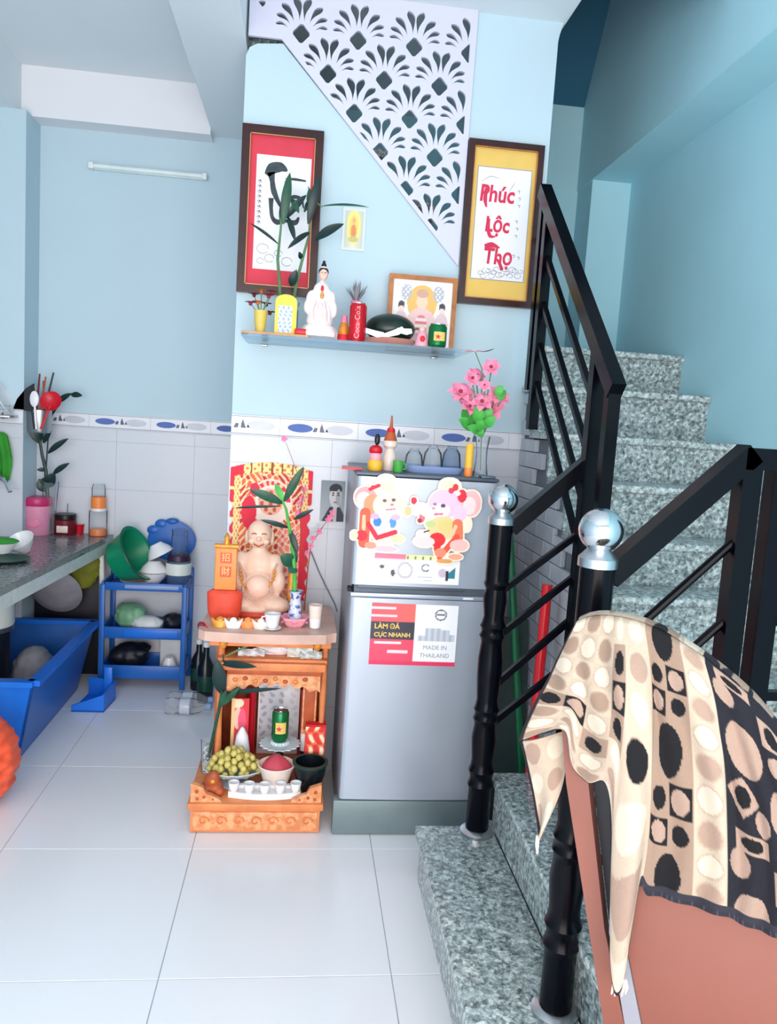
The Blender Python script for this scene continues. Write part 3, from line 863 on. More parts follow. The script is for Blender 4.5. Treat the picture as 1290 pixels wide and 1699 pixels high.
# small pot with dried red flowers
c = Vector((sx(432), 2.90, BZ))
pot = thing('flower_pot', 'small yellow pot of dark red and orange dried flowers on the shelf', 'plant', c)
obj('pot', MB().lathe([(0, 0), (.016, 0), (.02, .03), (.024, .075), (.026, .08), (.022, .08), (.018, .05), (0, .045)], c, 18), 'pot_yellow', pot)
for k, (du, dv, m) in enumerate(((-10, 490, 'petal_maroon'), (2, 484, 'petal_orange'), (14, 492, 'petal_dark'), (-4, 503, 'petal_orange'), (10, 506, 'petal_maroon'), (20, 486, 'petal_dark'), (-16, 504, 'petal_dark'), (16, 520, 'petal_maroon'))):
    p = at(432+du, dv, 2.90+.02*math.sin(k*2.1))
    fl_ = MB()
    for q in range(6):
        an = q*PI/3+k; fl_.leaf(p, (math.cos(an), math.sin(an), .35), (0, 0, 1), .024, .018, .2, 4)
    fl_.ball(p, .007, 8)
    obj('flower', fl_, m, pot, sharp=None)
    obj('stalk', MB().tube([c+Vector((0, 0, .06)), (c+p)/2+Vector((0, 0, .03)), p], .0018, 5), 'stem', pot)
# yellow gift box with blue picture panel
x0, x1, zt = sx(456), sx(491), sz(470, 492)
g = thing('gift_box', 'yellow card box with arched top and pale blue print, beside the white statue', 'box', ((x0+x1)/2, 2.90, BZ))
arch = [(x0, BZ), (x1, BZ), (x1, zt-.025)] + [((x0+x1)/2+(x1-x0)/2*math.cos(q*PI/10), zt-.025+.025*math.sin(q*PI/10)) for q in range(1, 10)] + [(x0, zt-.025)]
obj('box_body', MB().prism(arch, 2.87, 2.92), 'yellow_card', g)
def blue_fn(u, v):
    s = math.sin(u*17+2*math.sin(v*9))*math.sin(v*22)
    return (150, 178, 216) if s > .2 else ((226, 230, 238) if s > -.5 else (196, 206, 228))
painted('printed_panel', flat(x0+.012, x1-.016, BZ+.006, zt-.04, 2.8695), 30, 40, blue_fn, 'print', g, thick=.001)
tag(obj('red_pouch', MB().box(sx(489), sx(514), 2.845, 2.875, BZ, BZ+.022, .006), 'red_plastic'), 'small red packet lying at the foot of the white statue', 'packet')

# lucky bamboo: glass vase with two tall leafy canes
c = Vector((sx(484, 545, 2.99), 2.99, BZ))
b = thing('lucky_bamboo', 'tall leafy bamboo canes in a glass vase in front of the red scroll', 'plant', c)
obj('vase', MB().lathe([(0, 0), (.022, 0), (.022, .11), (.026, .13), (.022, .13), (.019, .11), (.019, .006), (0, .006)], c, 18), 'glass_clear', b)
YP = 3.0
def LP(u, v, dy=0.0): return at(u, v, YP+dy)
canes = [[LP(470, 515), LP(464, 470), LP(461, 430), LP(466, 380), LP(470, 330), LP(474, 300)],
         [LP(482, 515), LP(492, 470), LP(502, 430), LP(513, 390), LP(516, 340), LP(512, 310)]]
for cn in canes:
    cn[0] = Vector((cn[0].x, YP, BZ+.02))
    obj('cane', MB().tube(cn, [.006, .006, .0055, .004, .003, .002], 8), 'stem', b)
for (bu, bv), (tu, tv), wd, dy, m in (((470, 372), (481, 285), .036, -.03, 'leaf'), ((476, 362), (508, 322), .028, -.02, 'leaf_dark'), ((512, 372), (530, 290), .034, -.04, 'leaf_dark'),
        ((478, 360), (490, 398), .022, -.03, 'leaf_dark'), ((462, 405), (415, 368), .012, -.02, 'leaf_dark'), ((515, 385), (478, 410), .022, -.04, 'leaf_dark'),
        ((524, 398), (569, 370), .036, -.05, 'leaf_dark'), ((535, 342), (612, 340), .010, -.05, 'leaf'), ((483, 475), (492, 448), .034, -.03, 'leaf_dark'), ((500, 430), (497, 418), .018, -.02, 'leaf_dark'),
        ((517, 350), (514, 312), .030, -.02, 'leaf'), ((484, 330), (496, 352), .024, -.03, 'leaf'), ((466, 372), (470, 330), .02, .0, 'leaf'), ((505, 352), (520, 325), .02, .01, 'leaf_dark'), ((536, 345), (517, 330), .006, -.03, 'stem')):
    A, B = LP(bu, bv), LP(tu, tv, dy)
    obj('leaf', MB().leaf(A, B-A, (0, -1, .25), (B-A).length, wd, .18, 9), m, b, sharp=None)

# white standing statue
c = Vector((sx(529, 560, 2.88), 2.88, BZ))
s = thing('statue', 'white robed standing statue with black hair on the glass shelf', 'statue', c)
H = sz(536, 441, 2.88)-BZ
obj('pedestal', MB().lathe([(0, 0), (.062, 0), (.065, .012), (.058, .03), (.05, .04), (0, .04)], c, 24, sy=.8, lobes=10, lobe=.05), 'statue_white', s)
B = c+Vector((0, 0, .03))
parts = [(B+Vector((x, y, z*.86)), (rx*.9, ry, rz*.82)) for (x, y, z), (rx, ry, rz) in (((0, 0, .03), (.056, .04, .045)), ((0, 0, .07), (.054, .038, .05)), ((0, 0, .12), (.046, .034, .05)), ((.002, 0, .16), (.034, .026, .034)),
         ((-.033, -.008, .12), (.022, .02, .036)), ((.036, -.006, .12), (.022, .02, .04)), ((-.046, -.01, .085), (.016, .018, .03)), ((.05, -.004, .08), (.015, .018, .035)), ((.004, -.024, .125), (.016, .014, .02)), ((.004, .004, .185), (.011, .010, .03)))]
blob('robe', parts, 'statue_white', s, .005)
hz = B.z+.192
obj('head', MB().ball((c.x+.006, c.y-.004, hz), (.0165, .0165, .022), 16).ball((c.x+.006, c.y-.022, hz-.002), (.0028, .004, .004), 8), 'statue_flesh', s)
obj('hair', MB().ball((c.x+.006, c.y+.001, hz+.009), (.0185, .018, .017), 16).ball((c.x+.006, c.y+.001, hz+.030), (.0095, .0095, .012), 12).ball((c.x+.006, c.y+.002, hz+.043), (.006, .006, .006), 10), 'hair_black', s)
obj('headdress', MB().ball((c.x+.006, c.y+.0, hz+.0225), (.013, .012, .006), 12), 'statue_white', s)
for e in (-1, 1): obj('eye', MB().ball((c.x+.006+e*.006, c.y-.0205, hz+.003), (.003, .0015, .0012), 8), 'hair_black', s)
obj('vessel', MB().lathe([(0, 0), (.005, .002), (.007, .012), (.003, .022), (.004, .028), (0, .028)], (c.x+.004, c.y-.040, B.z+.10), 12), 'statue_gold', s)
obj('chest_ornament', MB().ball((c.x+.004, c.y-.026, B.z+.138), (.006, .004, .012), 10), 'red_paper', s)
mbf = MB()
for k in range(5):
    xx = c.x-.03+.015*k
    mbf.tube([(xx*.6+c.x*.4, c.y-.030, B.z+.10), (xx, c.y-.042, B.z+.06), (xx+.003, c.y-.040, B.z+.02)], .004, 6)
obj('robe_fold', mbf, 'statue_white', s)

# gold and red bottle with a fuzzy grey bloom behind
c = Vector((sx(570), 2.92, SZ+.0005)); 
o = thing('offering_bottle', 'small red and gold bottle beside the red can', 'bottle', c)
obj('bottle_body', MB().lathe([(0, 0), (.020, 0), (.022, .02), (.021, .05), (.012, .075), (.008, .085), (0, .086)], c, 18), 'statue_gold', o)
obj('label_band', MB().lathe([(.0222, .004), (.0226, .005), (.0226, .030), (.0222, .031)], c, 18), 'red_paper', o)
obj('neck_wrap', MB().lathe([(.013, .074), (.011, .086), (.010, .10), (0, .102)], c, 14), 'petal_pink', o)
c = Vector((sx(588, 560, 3.03), 3.03, SZ+.0005)); ht = at(588, 500, 3.03).z-SZ; hb_ = at(588, 462, 3.03).z-SZ
o = thing('dried_bloom', 'faded grey-green feathery bloom in a pink holder behind the cans', 'plant', c)
obj('holder', MB().lathe([(0, 0), (.018, 0), (.012, .05), (.014, ht*.8), (.022, ht), (.018, ht), (0, ht*.8)], c, 16), 'petal_pink', o)
mb = MB()
for k in range(30):
    a = k*2.4; r = .004+.016*((k*5) % 7)/7
    mb.leaf(c+Vector((0, 0, ht-.02)), (math.cos(a)*r*2.2, math.sin(a)*r*2.2, .06), (0, 0, 1), (hb_-ht+.02)*(.75+.3*(k % 4)/4), .009, .1, 4)
obj('feathery_head', mb, 'grey_cloth', o, sharp=None)

# cans
def can(name, label, c, r, h, m):
    t = thing(name, label, 'can', c)
    obj('can_body', MB().lathe([(0, 0), (r*.78, 0), (r*.8, .003), (r, .012), (r, h-.012), (r*.84, h-.003)], c, 28), m, t)
    obj('can_lid', MB().lathe([(r*.84, h-.003), (r*.86, h), (r*.82, h), (r*.78, h-.004), (0, h-.004)], c, 28), 'aluminium', t)
    obj('pull_tab', MB().box(c[0]-.004, c[0]+.004, c[1]-.012, c[1]+.006, c[2]+h-.004, c[2]+h-.002), 'aluminium', t)
    return t
def wrap_text(name, body, size, c, r, zc, m, parent, vertical=False, ang0=0.0):
    """lettering bent round a can"""
    o = text(name, body, size, (0, 0, 0), m, None, ext=.0002, rot=(0, 0, PI/2 if vertical else 0))
    me = o.data; loc = Vector(o.location)
    for v in me.vertices:
        p = v.co + loc; a = p.x/r + ang0
        v.co = Vector((math.sin(a)*(r+.0005+p.z*0), -math.cos(a)*(r+.0005), p.y)) + Vector((c[0], c[1], zc))
    bpy.data.objects.remove(o)
    return finish(name, me, m, parent, sharp=None)
c = Vector((sx(592, 568, 2.87), 2.87, SZ+.0005)); hc = sz(592, 503, 2.87)-c.z
t = can('drink_can', 'tall red drink can with white script lettering on the shelf', c, .031, hc, 'can_red')
wrap_text('lettering', 'Coca-Cola', .0265, c, .031, c.z+hc/2, 'ink_white', t, True, -.1)
c = Vector((sx(725, 576, 2.87), 2.87, SZ+.0005)); hc = sz(725, 538, 2.87)-c.z
def beer(label, c, r, h):
    t = can('beer_can', label, c, r, h, 'can_green')
    mb = MB()
    mb.grid(lambda u, v: Vector((c[0]+math.sin((u-.5)*1.3+.1)*(r+.0006), c[1]-math.cos((u-.5)*1.3+.1)*(r+.0006), c[2]+h*(.30+.36*v) )), 10, 4)
    obj('label_oval', mb, 'ink_gold', t, sharp=None)
    st_ = [((math.cos(PI/2+k*PI/5))*(.011 if k % 2 == 0 else .0045), (math.sin(PI/2+k*PI/5))*(.011 if k % 2 == 0 else .0045)) for k in range(10)]
    obj('star', MB().prism([(c[0]-.003+x, c[2]+h*.46+z) for x, z in st_], c[1]-r-.0025, c[1]-r+.002), 'ink_red', t)
    return t
beer('green beer can at the right end of the glass shelf', c, .034, hc)

# watermelon on its dish with folded notes
c = Vector((sx(647, 560, 2.95), 2.95, SZ+.0005))
d = obj('offering_dish', MB().lathe([(0, 0), (.06, 0), (.088, .012), (.1, .026), (.097, .028), (.08, .016), (0, .01)], c, 32), 'tray_pink')
tag(d, 'shallow pink and orange dish under the watermelon', 'dish')
wm = thing('watermelon', 'dark green watermelon lying on the pink dish', 'watermelon', c+Vector((0, 0, .0115)))
obj('melon', MB().ball(c+Vector((0, 0, .068)), (.094, .07, .056), 28), 'melon', wm)
obj('stalk', MB().tube([c+Vector((.09, 0, .07)), c+Vector((.1, 0, .077)), c+Vector((.107, -.004, .075))], .003, 6), 'stem', wm)
for k, (u, v, rz, wl_) in enumerate(((622, 552, .25, .05), (655, 551, -.35, .05), (672, 549, .1, .036))):
    p = at(u, v, 2.868-.004*k); mtx = Matrix.Rotation(rz, 3, 'Y')
    mb = MB(); q = []
    for (dx, dy, dz) in ((-wl_, 0, -.010), (wl_*.3, -.006, -.014), (wl_, -.002, -.004), (wl_*.8, .0, .012), (0, -.004, .008), (-wl_, .0, .006)):
        q.append(p + mtx @ Vector((dx*.8, dy, dz)))
    mb.slab(q, (0, .0012, 0))
    tag(obj('folded_note', mb, 'paper'), ['long folded white paper leaning on the melon, leftmost', 'broad folded white paper in front of the melon', 'short folded white paper leaning on the melon, rightmost'][k], 'paper')

# small figurine
c = Vector((sx(699, 578, 2.87), 2.87, SZ+.0005))
o = thing('figurine', 'small white figurine with a red emblem beside the green shelf can', 'figurine', c)
obj('figurine_body', MB().lathe([(0, 0), (.022, 0), (.025, .01), (.022, .03), (.018, .05), (.011, .058), (0, .06)], c, 20), 'lotus_pink', o)
obj('figurine_head', MB().ball(c+Vector((0, 0, .066)), .012, 12), 'statue_flesh', o)
obj('emblem', MB().ball(c+Vector((0, -.022, .03)), (.010, .004, .012), 10), 'red_paper', o)

# ================================================================ fridge
FX0, FX1, FY, FZ = .183, .662, 2.552, 1.276
fr = thing('refrigerator', 'silver two-door refrigerator with stickers on its doors', 'refrigerator', ((FX0+FX1)/2, 2.8, 0))
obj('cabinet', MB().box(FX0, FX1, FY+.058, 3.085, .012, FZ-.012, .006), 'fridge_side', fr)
obj('top_panel', MB().box(FX0-.004, FX1+.004, FY+.006, 3.085, FZ-.012, FZ, .004), 'fridge_dark', fr)
def door(name, z0, z1):
    n = 10; mb = MB()
    fp = [(FX0, FY+.05), (FX0, FY+.016), (FX0+.004, FY+.006), (FX0+.012, FY+.001)]
    fp += [(FX0+.02+(FX1-FX0-.04)*k/n, FY-.004*math.sin(PI*k/n)) for k in range(n+1)]
    fp += [(FX1-.012, FY+.001), (FX1-.004, FY+.006), (FX1, FY+.016), (FX1, FY+.05)]
    mb.slab([(x, y, z0) for x, y in fp], (0, 0, z1-z0))
    return obj(name, mb, 'fridge_silver', fr, 30)
door('freezer_door', .896, FZ-.014)
door('main_door', .134, .852)
obj('door_gasket', MB().box(FX0+.006, FX1-.006, FY+.049, FY+.0595, .135, FZ-.014), 'rubber', fr)
obj('grip_recess', MB().box(FX0+.012, FX1-.004, FY+.012, FY+.05, .853, .895), 'fridge_dark', fr)
obj('grip_lip', MB().box(FX0+.02, FX1-.09, FY-.003, FY+.014, .884, .8955, .003), 'fridge_dark', fr)
obj('grip_strip', MB().box(FX0, FX1, FY+.002, FY+.013, .853, .868, .003), 'fridge_silver', fr)
obj('name_badge', MB().box(.57, .605, FY-.0006, FY+.003, .858, .864), 'ink_white', fr)
obj('hinge_cap', MB().box(FX1-.06, FX1-.01, FY+.004, FY+.05, FZ, FZ+.009, .003), 'fridge_dark', fr)
obj('plinth', MB().box(FX0-.018, FX1+.004, FY+.0, FY+.05, .003, .128, .006), 'fridge_plinth', fr)
obj('hinge_cap', MB().box(FX0-.01, FX0+.004, FY+.01, FY+.05, .868, .882, .003), 'rubber', fr)
FYs = FY-.0048
# printed labels
def label_top(u, v):
    c = (244, 244, 248)
    if v > .84: return (236, 116, 140) if u < .36 else ((232, 234, 170) if math.sin(u*70) < .6 or v > .95 else (120, 130, 60))
    if .79 < v <= .84 and u < .36: return (246, 200, 210)
    if ell(u, v, .09, .55, .03, .07) < 1 or ell(u, v, .22, .34, .025, .12) < 1: c = (90, 70, 80)
    if abs(ell(u, v, .36, .45, .08, .26)-1) < .35: c = (196, 190, 200)
    e = ell(u, v, .60, .56, .05, .13)
    if .5 < e < 1.2 and u < .64: c = (90, 94, 104)
    if .22 < v < .26 and .5 < u < .68: c = (170, 172, 180)
    if .10 < v < .13 and .58 < u < .68: c = (176, 178, 186)
    if ell(u, v, .80, .40, .05, .16) < 1: c = (206, 190, 208)
    if .84 < u < .95 and .22 < v < .22+.4*(u-.80)/.15: c = (44, 130, 148)
    if .84 < u < .875 and .12 < v < .5: c = (40, 48, 66)
    return c
painted('label', flat(.257, .549, .908, 1.006, FYs), 90, 34, label_top, 'print_gloss', fr, thick=.0006)
def label_low(u, v):
    if v < .07: return (226, 52, 96)
    if u > .5:
        c = (242, 243, 248)
        e = ell(u, v, .80, .84, .065, .085)
        if .72 < e < 1.15: c = (86, 92, 104)
        if abs(v-.84) < .012 and .75 < u < .85: c = (86, 92, 104)
        for cx, h, wd in ((.60, .50, .05), (.72, .62, .09), (.86, .60, .05), (.93, .52, .05)):
            if abs(u-cx) < wd and .40 < v < h: c = lerp((206, 212, 222), (176, 184, 198), math.sin(u*90)*.5+.5)
        return c
    if v > .70:
        c = lerp((232, 84, 100), (246, 120, 96), u*1.2)
        if abs(v-.92) < .02 and u < .28: c = (250, 220, 224)
        if abs(v-.80) < .02 and u < .3: c = (248, 206, 212)
        return c
    if v > .42: return (52, 50, 66)
    c = (230, 72, 102)
    if abs(v-.36) < .018 and .05 < u < .36: c = (252, 226, 230)
    if abs(v-.22) < .03 and .2 < u < .44: c = (250, 214, 222)
    return c
LX0, LX1, LZ0, LZ1 = .258, .556, .622, .836
lo = painted('label', flat(LX0, LX1, LZ0, LZ1, FYs), 110, 80, label_low, 'print_gloss', fr, thick=.0006)
text('lettering', 'LÀM ĐÁ', .024, (LX0+.012, FYs-.0008, LZ0+.142-.008), 'ink_gold', lo, align='LEFT', ext=.0002, bold=.0006)
text('lettering', 'CỰC NHANH', .0205, (LX0+.012, FYs-.0008, LZ0+.105), 'ink_gold', lo, align='LEFT', ext=.0002, bold=.0006)
text('lettering', 'MADE IN', .021, (LX0+.225, FYs-.0008, LZ0+.064), 'ink_faint', lo, ext=.0002)
text('lettering', 'THAILAND', .021, (LX0+.225, FYs-.0008, LZ0+.036), 'ink_faint', lo, ext=.0002)

# paper mouse cutouts
def cutout(name, label, px0, px1, py0, py1, shapes, pad, dy=.003):
    x0, z1 = at((px0+px1)/2, (py0+py1)/2, FYs).x-(px1-px0)/2*FYs/1276, at((px0+px1)/2, (py0+py1)/2, FYs).z+(py1-py0)/2*FYs/1276
    sc = FYs/1276
    def fn(u, v):
        x, y = px0+(px1-px0)*u, py1+(py0-py1)*v
        col = None; inside = False
        for kind, a, b, c, d, k in shapes:
            if kind == 'e': e = ((x-a)/c)**2+((y-b)/d)**2; i, o_ = e < 1, ((x-a)/(c+pad))**2+((y-b)/(d+pad))**2 < 1
            elif kind == 'b': i = abs(x-a) < c and abs(y-b) < d; o_ = abs(x-a) < c+pad and abs(y-b) < d+pad
            else:  # slanted band from (a,b) to (c,d)
                L2 = (c-a)**2+(d-b)**2; t = max(0, min(1, ((x-a)*(c-a)+(y-b)*(d-b))/L2)); q = math.hypot(x-a-t*(c-a), y-b-t*(d-b))
                i, o_ = q < k[1], q < k[1]+pad
            if i: col = k[0] if kind == 's' else k
            if o_: inside = True
        if col: return col
        return (248, 232, 214) if inside else None
    o = painted(name, lambda u, v: (x0+(px1-px0)*sc*u, FYs-dy, z1-(py1-py0)*sc*(1-v)), int((px1-px0)*1.1), int((py1-py0)*1.1), fn, 'print', thick=.003)
    return tag(o, label, 'decoration')
PK, PK2, RD, OR, CRM = (250, 196, 196), (252, 158, 160), (228, 42, 62), (244, 122, 84), (252, 234, 200)
cutout('paper_cutout', 'paper mouse cutout with blue collar and red banner, left of the pair', 580, 684, 780, 926, [
    ('e', 605, 826, 18, 18, PK2), ('e', 602, 830, 12, 13, (252, 226, 228)), ('e', 638, 803, 17, 16, CRM), ('e', 640, 806, 11, 10, (252, 222, 190)),
    ('e', 618, 838, 16, 18, (246, 150, 110)), ('e', 645, 838, 27, 24, (252, 208, 198)), ('e', 648, 852, 18, 12, (254, 224, 222)),
    ('s', 612, 812, 626, 805, (RD, 3)), ('e', 616, 809, 4, 4, RD),
    ('e', 640, 878, 24, 20, (240, 214, 232)), ('e', 627, 866, 7, 8, (58, 130, 196)), ('e', 653, 866, 6, 9, (84, 150, 208)), ('e', 641, 872, 8, 10, (250, 238, 238)), ('e', 622, 857, 8, 5, (204, 170, 222)), ('e', 657, 857, 8, 5, (206, 180, 226)),
    ('s', 606, 852, 606, 902, ((240, 92, 70), 9)), ('s', 604, 858, 605, 880, ((250, 190, 150), 3)), ('s', 612, 870, 628, 893, (RD, 4)), ('s', 628, 893, 658, 882, (RD, 4)),
    ('e', 602, 890, 10, 9, RD), ('e', 590, 890, 6, 7, (250, 240, 176)), ('e', 618, 906, 10, 6, (250, 150, 130)), ('e', 640, 902, 14, 8, (252, 214, 202)), ('e', 662, 893, 12, 7, (252, 224, 176)), ('e', 644, 911, 20, 5, (250, 190, 200)),
    ('e', 637, 830, 3.4, 2.6, (120, 84, 92)), ('e', 652, 828, 3.4, 2.6, (110, 80, 96)), ('e', 650, 836, 3, 2, (226, 120, 120)), ('s', 641, 845, 655, 843, ((226, 120, 130), 1.2))], 3)
cutout('paper_cutout', 'paper mouse cutout with red bow and red fan, right of the pair', 664, 802, 786, 946, [
    ('e', 780, 832, 17, 22, (252, 188, 188)), ('e', 778, 836, 11, 15, (254, 222, 222)), ('e', 742, 806, 18, 14, CRM), ('e', 745, 806, 11, 9, (252, 216, 190)),
    ('e', 735, 835, 27, 24, (248, 196, 222)), ('e', 728, 846, 18, 12, (252, 220, 230)), ('e', 762, 850, 12, 14, (250, 204, 226)),
    ('e', 764, 820, 8, 11, RD), ('e', 752, 806, 5, 6, RD), ('e', 745, 812, 5, 5, (212, 60, 84)), ('e', 757, 816, 4, 4, (252, 226, 220)),
    ('e', 694, 846, 17, 10, (252, 226, 220)), ('e', 683, 832, 5, 6, (228, 48, 70)), ('e', 674, 850, 6, 8, (250, 196, 150)), ('e', 699, 858, 5, 10, (232, 120, 130)), ('e', 695, 865, 4, 4, (178, 40, 70)), ('s', 700, 850, 715, 858, ((252, 220, 216), 6)),
    ('e', 735, 876, 26, 20, (248, 206, 150)), ('e', 714, 870, 9, 6, (196, 206, 140)), ('e', 740, 872, 14, 10, (226, 206, 130)),
    ('s', 760, 868, 762, 890, (OR, 9)), ('s', 760, 890, 733, 925, ((240, 80, 58), 5)), ('s', 757, 872, 752, 886, ((252, 200, 160), 3)), ('e', 727, 896, 14, 12, (230, 34, 46)), ('e', 728, 910, 6, 8, (230, 34, 46)),
    ('e', 705, 900, 18, 9, (252, 214, 214)), ('e', 765, 904, 16, 10, (252, 196, 190)), ('e', 700, 888, 8, 6, (252, 226, 226)), ('e', 776, 868, 7, 12, (252, 236, 214)),
    ('e', 734, 918, 10, 8, (246, 140, 110)), ('e', 742, 932, 14, 4, (226, 160, 90)), ('e', 760, 924, 12, 5, (248, 170, 140)),
    ('e', 733, 838, 4.2, 3.2, (94, 66, 120)), ('e', 719, 836, 3.2, 2.6, (150, 120, 170)), ('e', 717, 843, 3, 2.4, (240, 150, 160)), ('s', 720, 853, 732, 852, ((226, 110, 130), 1.6)), ('s', 704, 884, 712, 881, ((60, 40, 50), 1.2))], 3, .0075)

# ---- things on the fridge
FT = FZ+.0005
def ft(u, v, Y): p = at(u, v, Y); return p
x0, x1 = at(566, 778, 2.66).x, at(600, 778, 2.66).x
tag(obj('red_card', MB().slab([(x0, 2.60, FT+.001), (x1, 2.60, FT+.001), (x1-.004, 2.72, FT+.001), (x0+.006, 2.72, FT+.001)], (0, 0, .006)), 'red_plastic'), 'red folded card lying on the left edge of the fridge top', 'card')
c = Vector((at(622, 780, 2.66).x, 2.66, FT))
o = thing('ornament_bottle', 'small yellow and red ornament with black knob, on the fridge', 'ornament', c)
obj('yellow_base', MB().lathe([(0, 0), (.024, 0), (.026, .006), (.026, .028), (.022, .036), (0, .036)], c, 20), 'yellow_plastic', o)
obj('face_band', MB().lathe([(.018, .034), (.021, .042), (.021, .056), (.017, .062)], c, 20), 'lotus_pink', o)
obj('red_cap', MB().lathe([(.021, .060), (.024, .066), (.022, .078), (.012, .086), (0, .088)], c, 20), 'red_plastic', o)
obj('knob', MB().ball(c+Vector((.003, 0, .106)), (.010, .008, .020), 14), 'hair_black', o)
c = Vector((at(645, 782, 2.70).x, 2.70, FT))
o = thing('ornament_bottle', 'pale bottle with a pointed red and white top, on the fridge', 'ornament', c)
obj('bottle_body', MB().lathe([(0, 0), (.022, 0), (.024, .01), (.024, .05), (.018, .065), (.014, .075), (.024, .085), (.026, .10), (.016, .112), (0, .113)], c, 20), 'ceramic_cream', o)
obj('cone', MB().lathe([(.024, .104), (.020, .116), (.009, .15), (.006, .152), (.004, .175), (.003, .19), (0, .192)], c, 16), 'altar_dark', o)
obj('cone_collar', MB().lathe([(.014, .134), (.0155, .136), (.013, .146), (.011, .146)], c, 16), 'red_plastic', o)
c = Vector((at(660, 783, 2.62).x, 2.62, FT))
o = thing('mug', 'small green cup on the fridge beside the tray of glasses', 'cup', c)
obj('cup_body', MB().lathe([(0, 0), (.014, 0), (.017, .004), (.018, .04), (.016, .04), (.015, .006), (0, .005)], c, 20), 'leaf_bright', o)
obj('handle', MB().tube([c+Vector((.017, 0, .032)), c+Vector((.028, 0, .028)), c+Vector((.028, 0, .014)), c+Vector((.017, 0, .010))], .003, 6), 'leaf_bright', o)
# tray with upside-down glasses
cx = at(718, 785, 2.70).x
tr = thing('tray', 'white rectangular tray holding upturned glasses on the fridge', 'tray', (cx, 2.72, FT))
hw, hd = .112, .075
def tray_wall(t):
    a = 2*PI*t; s4 = 4
    return (math.copysign(abs(math.cos(a))**(2/s4), math.cos(a)), math.copysign(abs(math.sin(a))**(2/s4), math.sin(a)))
mb = MB()
prof = [(0.0, 0.0), (.90, 0), (.97, .012), (1.0, .024), (.975, .024), (.94, .012), (.86, .006), (0, .006)]
rings = []
for r, z in prof[1:-1]:
    rings.append([mb.bm.verts.new((cx+hw*r*tray_wall(k/40)[0], 2.72+hd*r*tray_wall(k/40)[1], FT+z)) for k in range(40)])
for A, B in zip(rings, rings[1:]):
    for k in range(40): mb.bm.faces.new((A[k], A[(k+1) % 40], B[(k+1) % 40], B[k]))
mb.bm.faces.new(list(reversed(rings[0]))); mb.bm.faces.new(rings[-1])
obj('tray_body', mb, 'blue_pale', tr); 
for k, (dx, dy, r, h, lab, m) in enumerate(((-.068, -.01, .032, .075, 'leftmost upturned glass on the tray', 'glass_clear'), (-.002, -.015, .034, .09, 'middle upturned glass on the tray', 'glass_clear'), (.068, .0, .034, .092, 'bluish upturned glass at the right of the tray', 'glass_blue'))):
    c = Vector((cx+dx, 2.72+dy, FT+.0065))
    g = thing('drinking_glass', lab, 'glass', c, 'glasses on the fridge tray')
    obj('bowl', MB().lathe([(r, 0), (r*1.02, .002), (r*1.03, .3*h), (r*.9, .7*h), (r*.55, .9*h), (0, .93*h), (0, .89*h), (r*.5, .86*h), (r*.84, .68*h), (r*.97, .3*h), (r*.96, .002), (r, 0)], c, 24), m, g)
    obj('foot_rim', MB().lathe([(r*.4, .90*h), (r*.5, .93*h), (r*.5, h), (r*.42, h), (r*.3, .95*h), (0, .945*h)], c, 20), m, g)
c = Vector((at(777, 786, 2.62).x, 2.62, FT))
o = thing('candle_tube', 'yellow and orange tube standing beside the flower vase', 'candle', c)
obj('tube_body', MB().lathe([(0, 0), (.013, 0), (.0135, .004), (.0135, .108), (.0115, .112), (0, .112)], c, 18), 'yellow_plastic', o)
obj('tube_base', MB().lathe([(.0138, .001), (.0142, .003), (.0142, .028), (.0138, .030)], c, 18), 'orange_plastic', o)
# flower vase
c = Vector((at(797, 787, 2.66).x, 2.66, FT))
v = thing('flower_vase', 'glass vase of pink artificial flowers with bright green leaves on the fridge', 'vase', c)
obj('vase_glass', MB().lathe([(0, 0), (.024, 0), (.026, .004), (.020, .05), (.019, .09), (.026, .14), (.024, .14), (.017, .09), (.018, .05), (.023, .008), (0, .007)], c, 24), 'glass_clear', v)
top = c+Vector((-.005, 0, .13))
FLW = [(764, 652, 1.0), (790, 625, .8), (816, 610, .75), (783, 628, .7), (825, 655, .8), (815, 680, 1.1), (778, 676, .8), (800, 668, .9), (770, 655, .9), (835, 660, .6), (805, 640, .5)]
for k, (u, vv, sc) in enumerate(FLW):
    p = at(u, vv, 2.66+.03*math.sin(k*1.7))
    obj('flower_stem', MB().tube([c+Vector((0, 0, .02)), top, (top+p)/2+Vector((0, 0, .01)), p], .0022, 6), 'stem', v)
    fl_ = MB()
    ax = Vector((.45*math.sin(k*2.3), -1, .55+.25*math.cos(k))).normalized()
    s1 = ax.cross(Vector((0, 0, 1))).normalized(); s2 = s1.cross(ax)
    for ring_, (L_, lift) in enumerate(((.047, .25), (.032, .8))):
        for q in range(6):
            an = q*2*PI/6+k+ring_*.5
            fl_.leaf(p, s1*math.cos(an)+s2*math.sin(an)+ax*lift, ax, L_*sc, .034*sc, .3, 5)
    h = obj('flower_head', fl_, 'petal_pink', v, sharp=None)
    obj('flower_centre', MB().ball(p+ax*.010, .007*sc, 8), 'petal_dark', h)
for k, (u, vv, L) in enumerate(((768, 692, .05), (790, 690, .06), (800, 705, .055), (780, 706, .05), (810, 698, .05), (828, 655, .045), (795, 718, .04), (772, 700, .045), (785, 698, .05), (805, 688, .05), (825, 648, .04), (795, 700, .055), (788, 712, .05))):
    p = at(u, vv, 2.65+.025*math.cos(k*2.3)); d = (p-top) if (p-top).length > .01 else Vector((0, -1, .3))
    a = 1.3*k
    obj('leaf', MB().leaf(p-d.normalized()*L*.4, d.normalized()+Vector((.5*math.cos(a), -.3, .3*math.sin(a))), (0, -1, .4), L, L*.75, .3, 6), 'leaf_bright', v, sharp=None)
p0 = at(800, 612, 2.66); p1 = at(789, 584, 2.67); p2 = at(813, 579, 2.67)
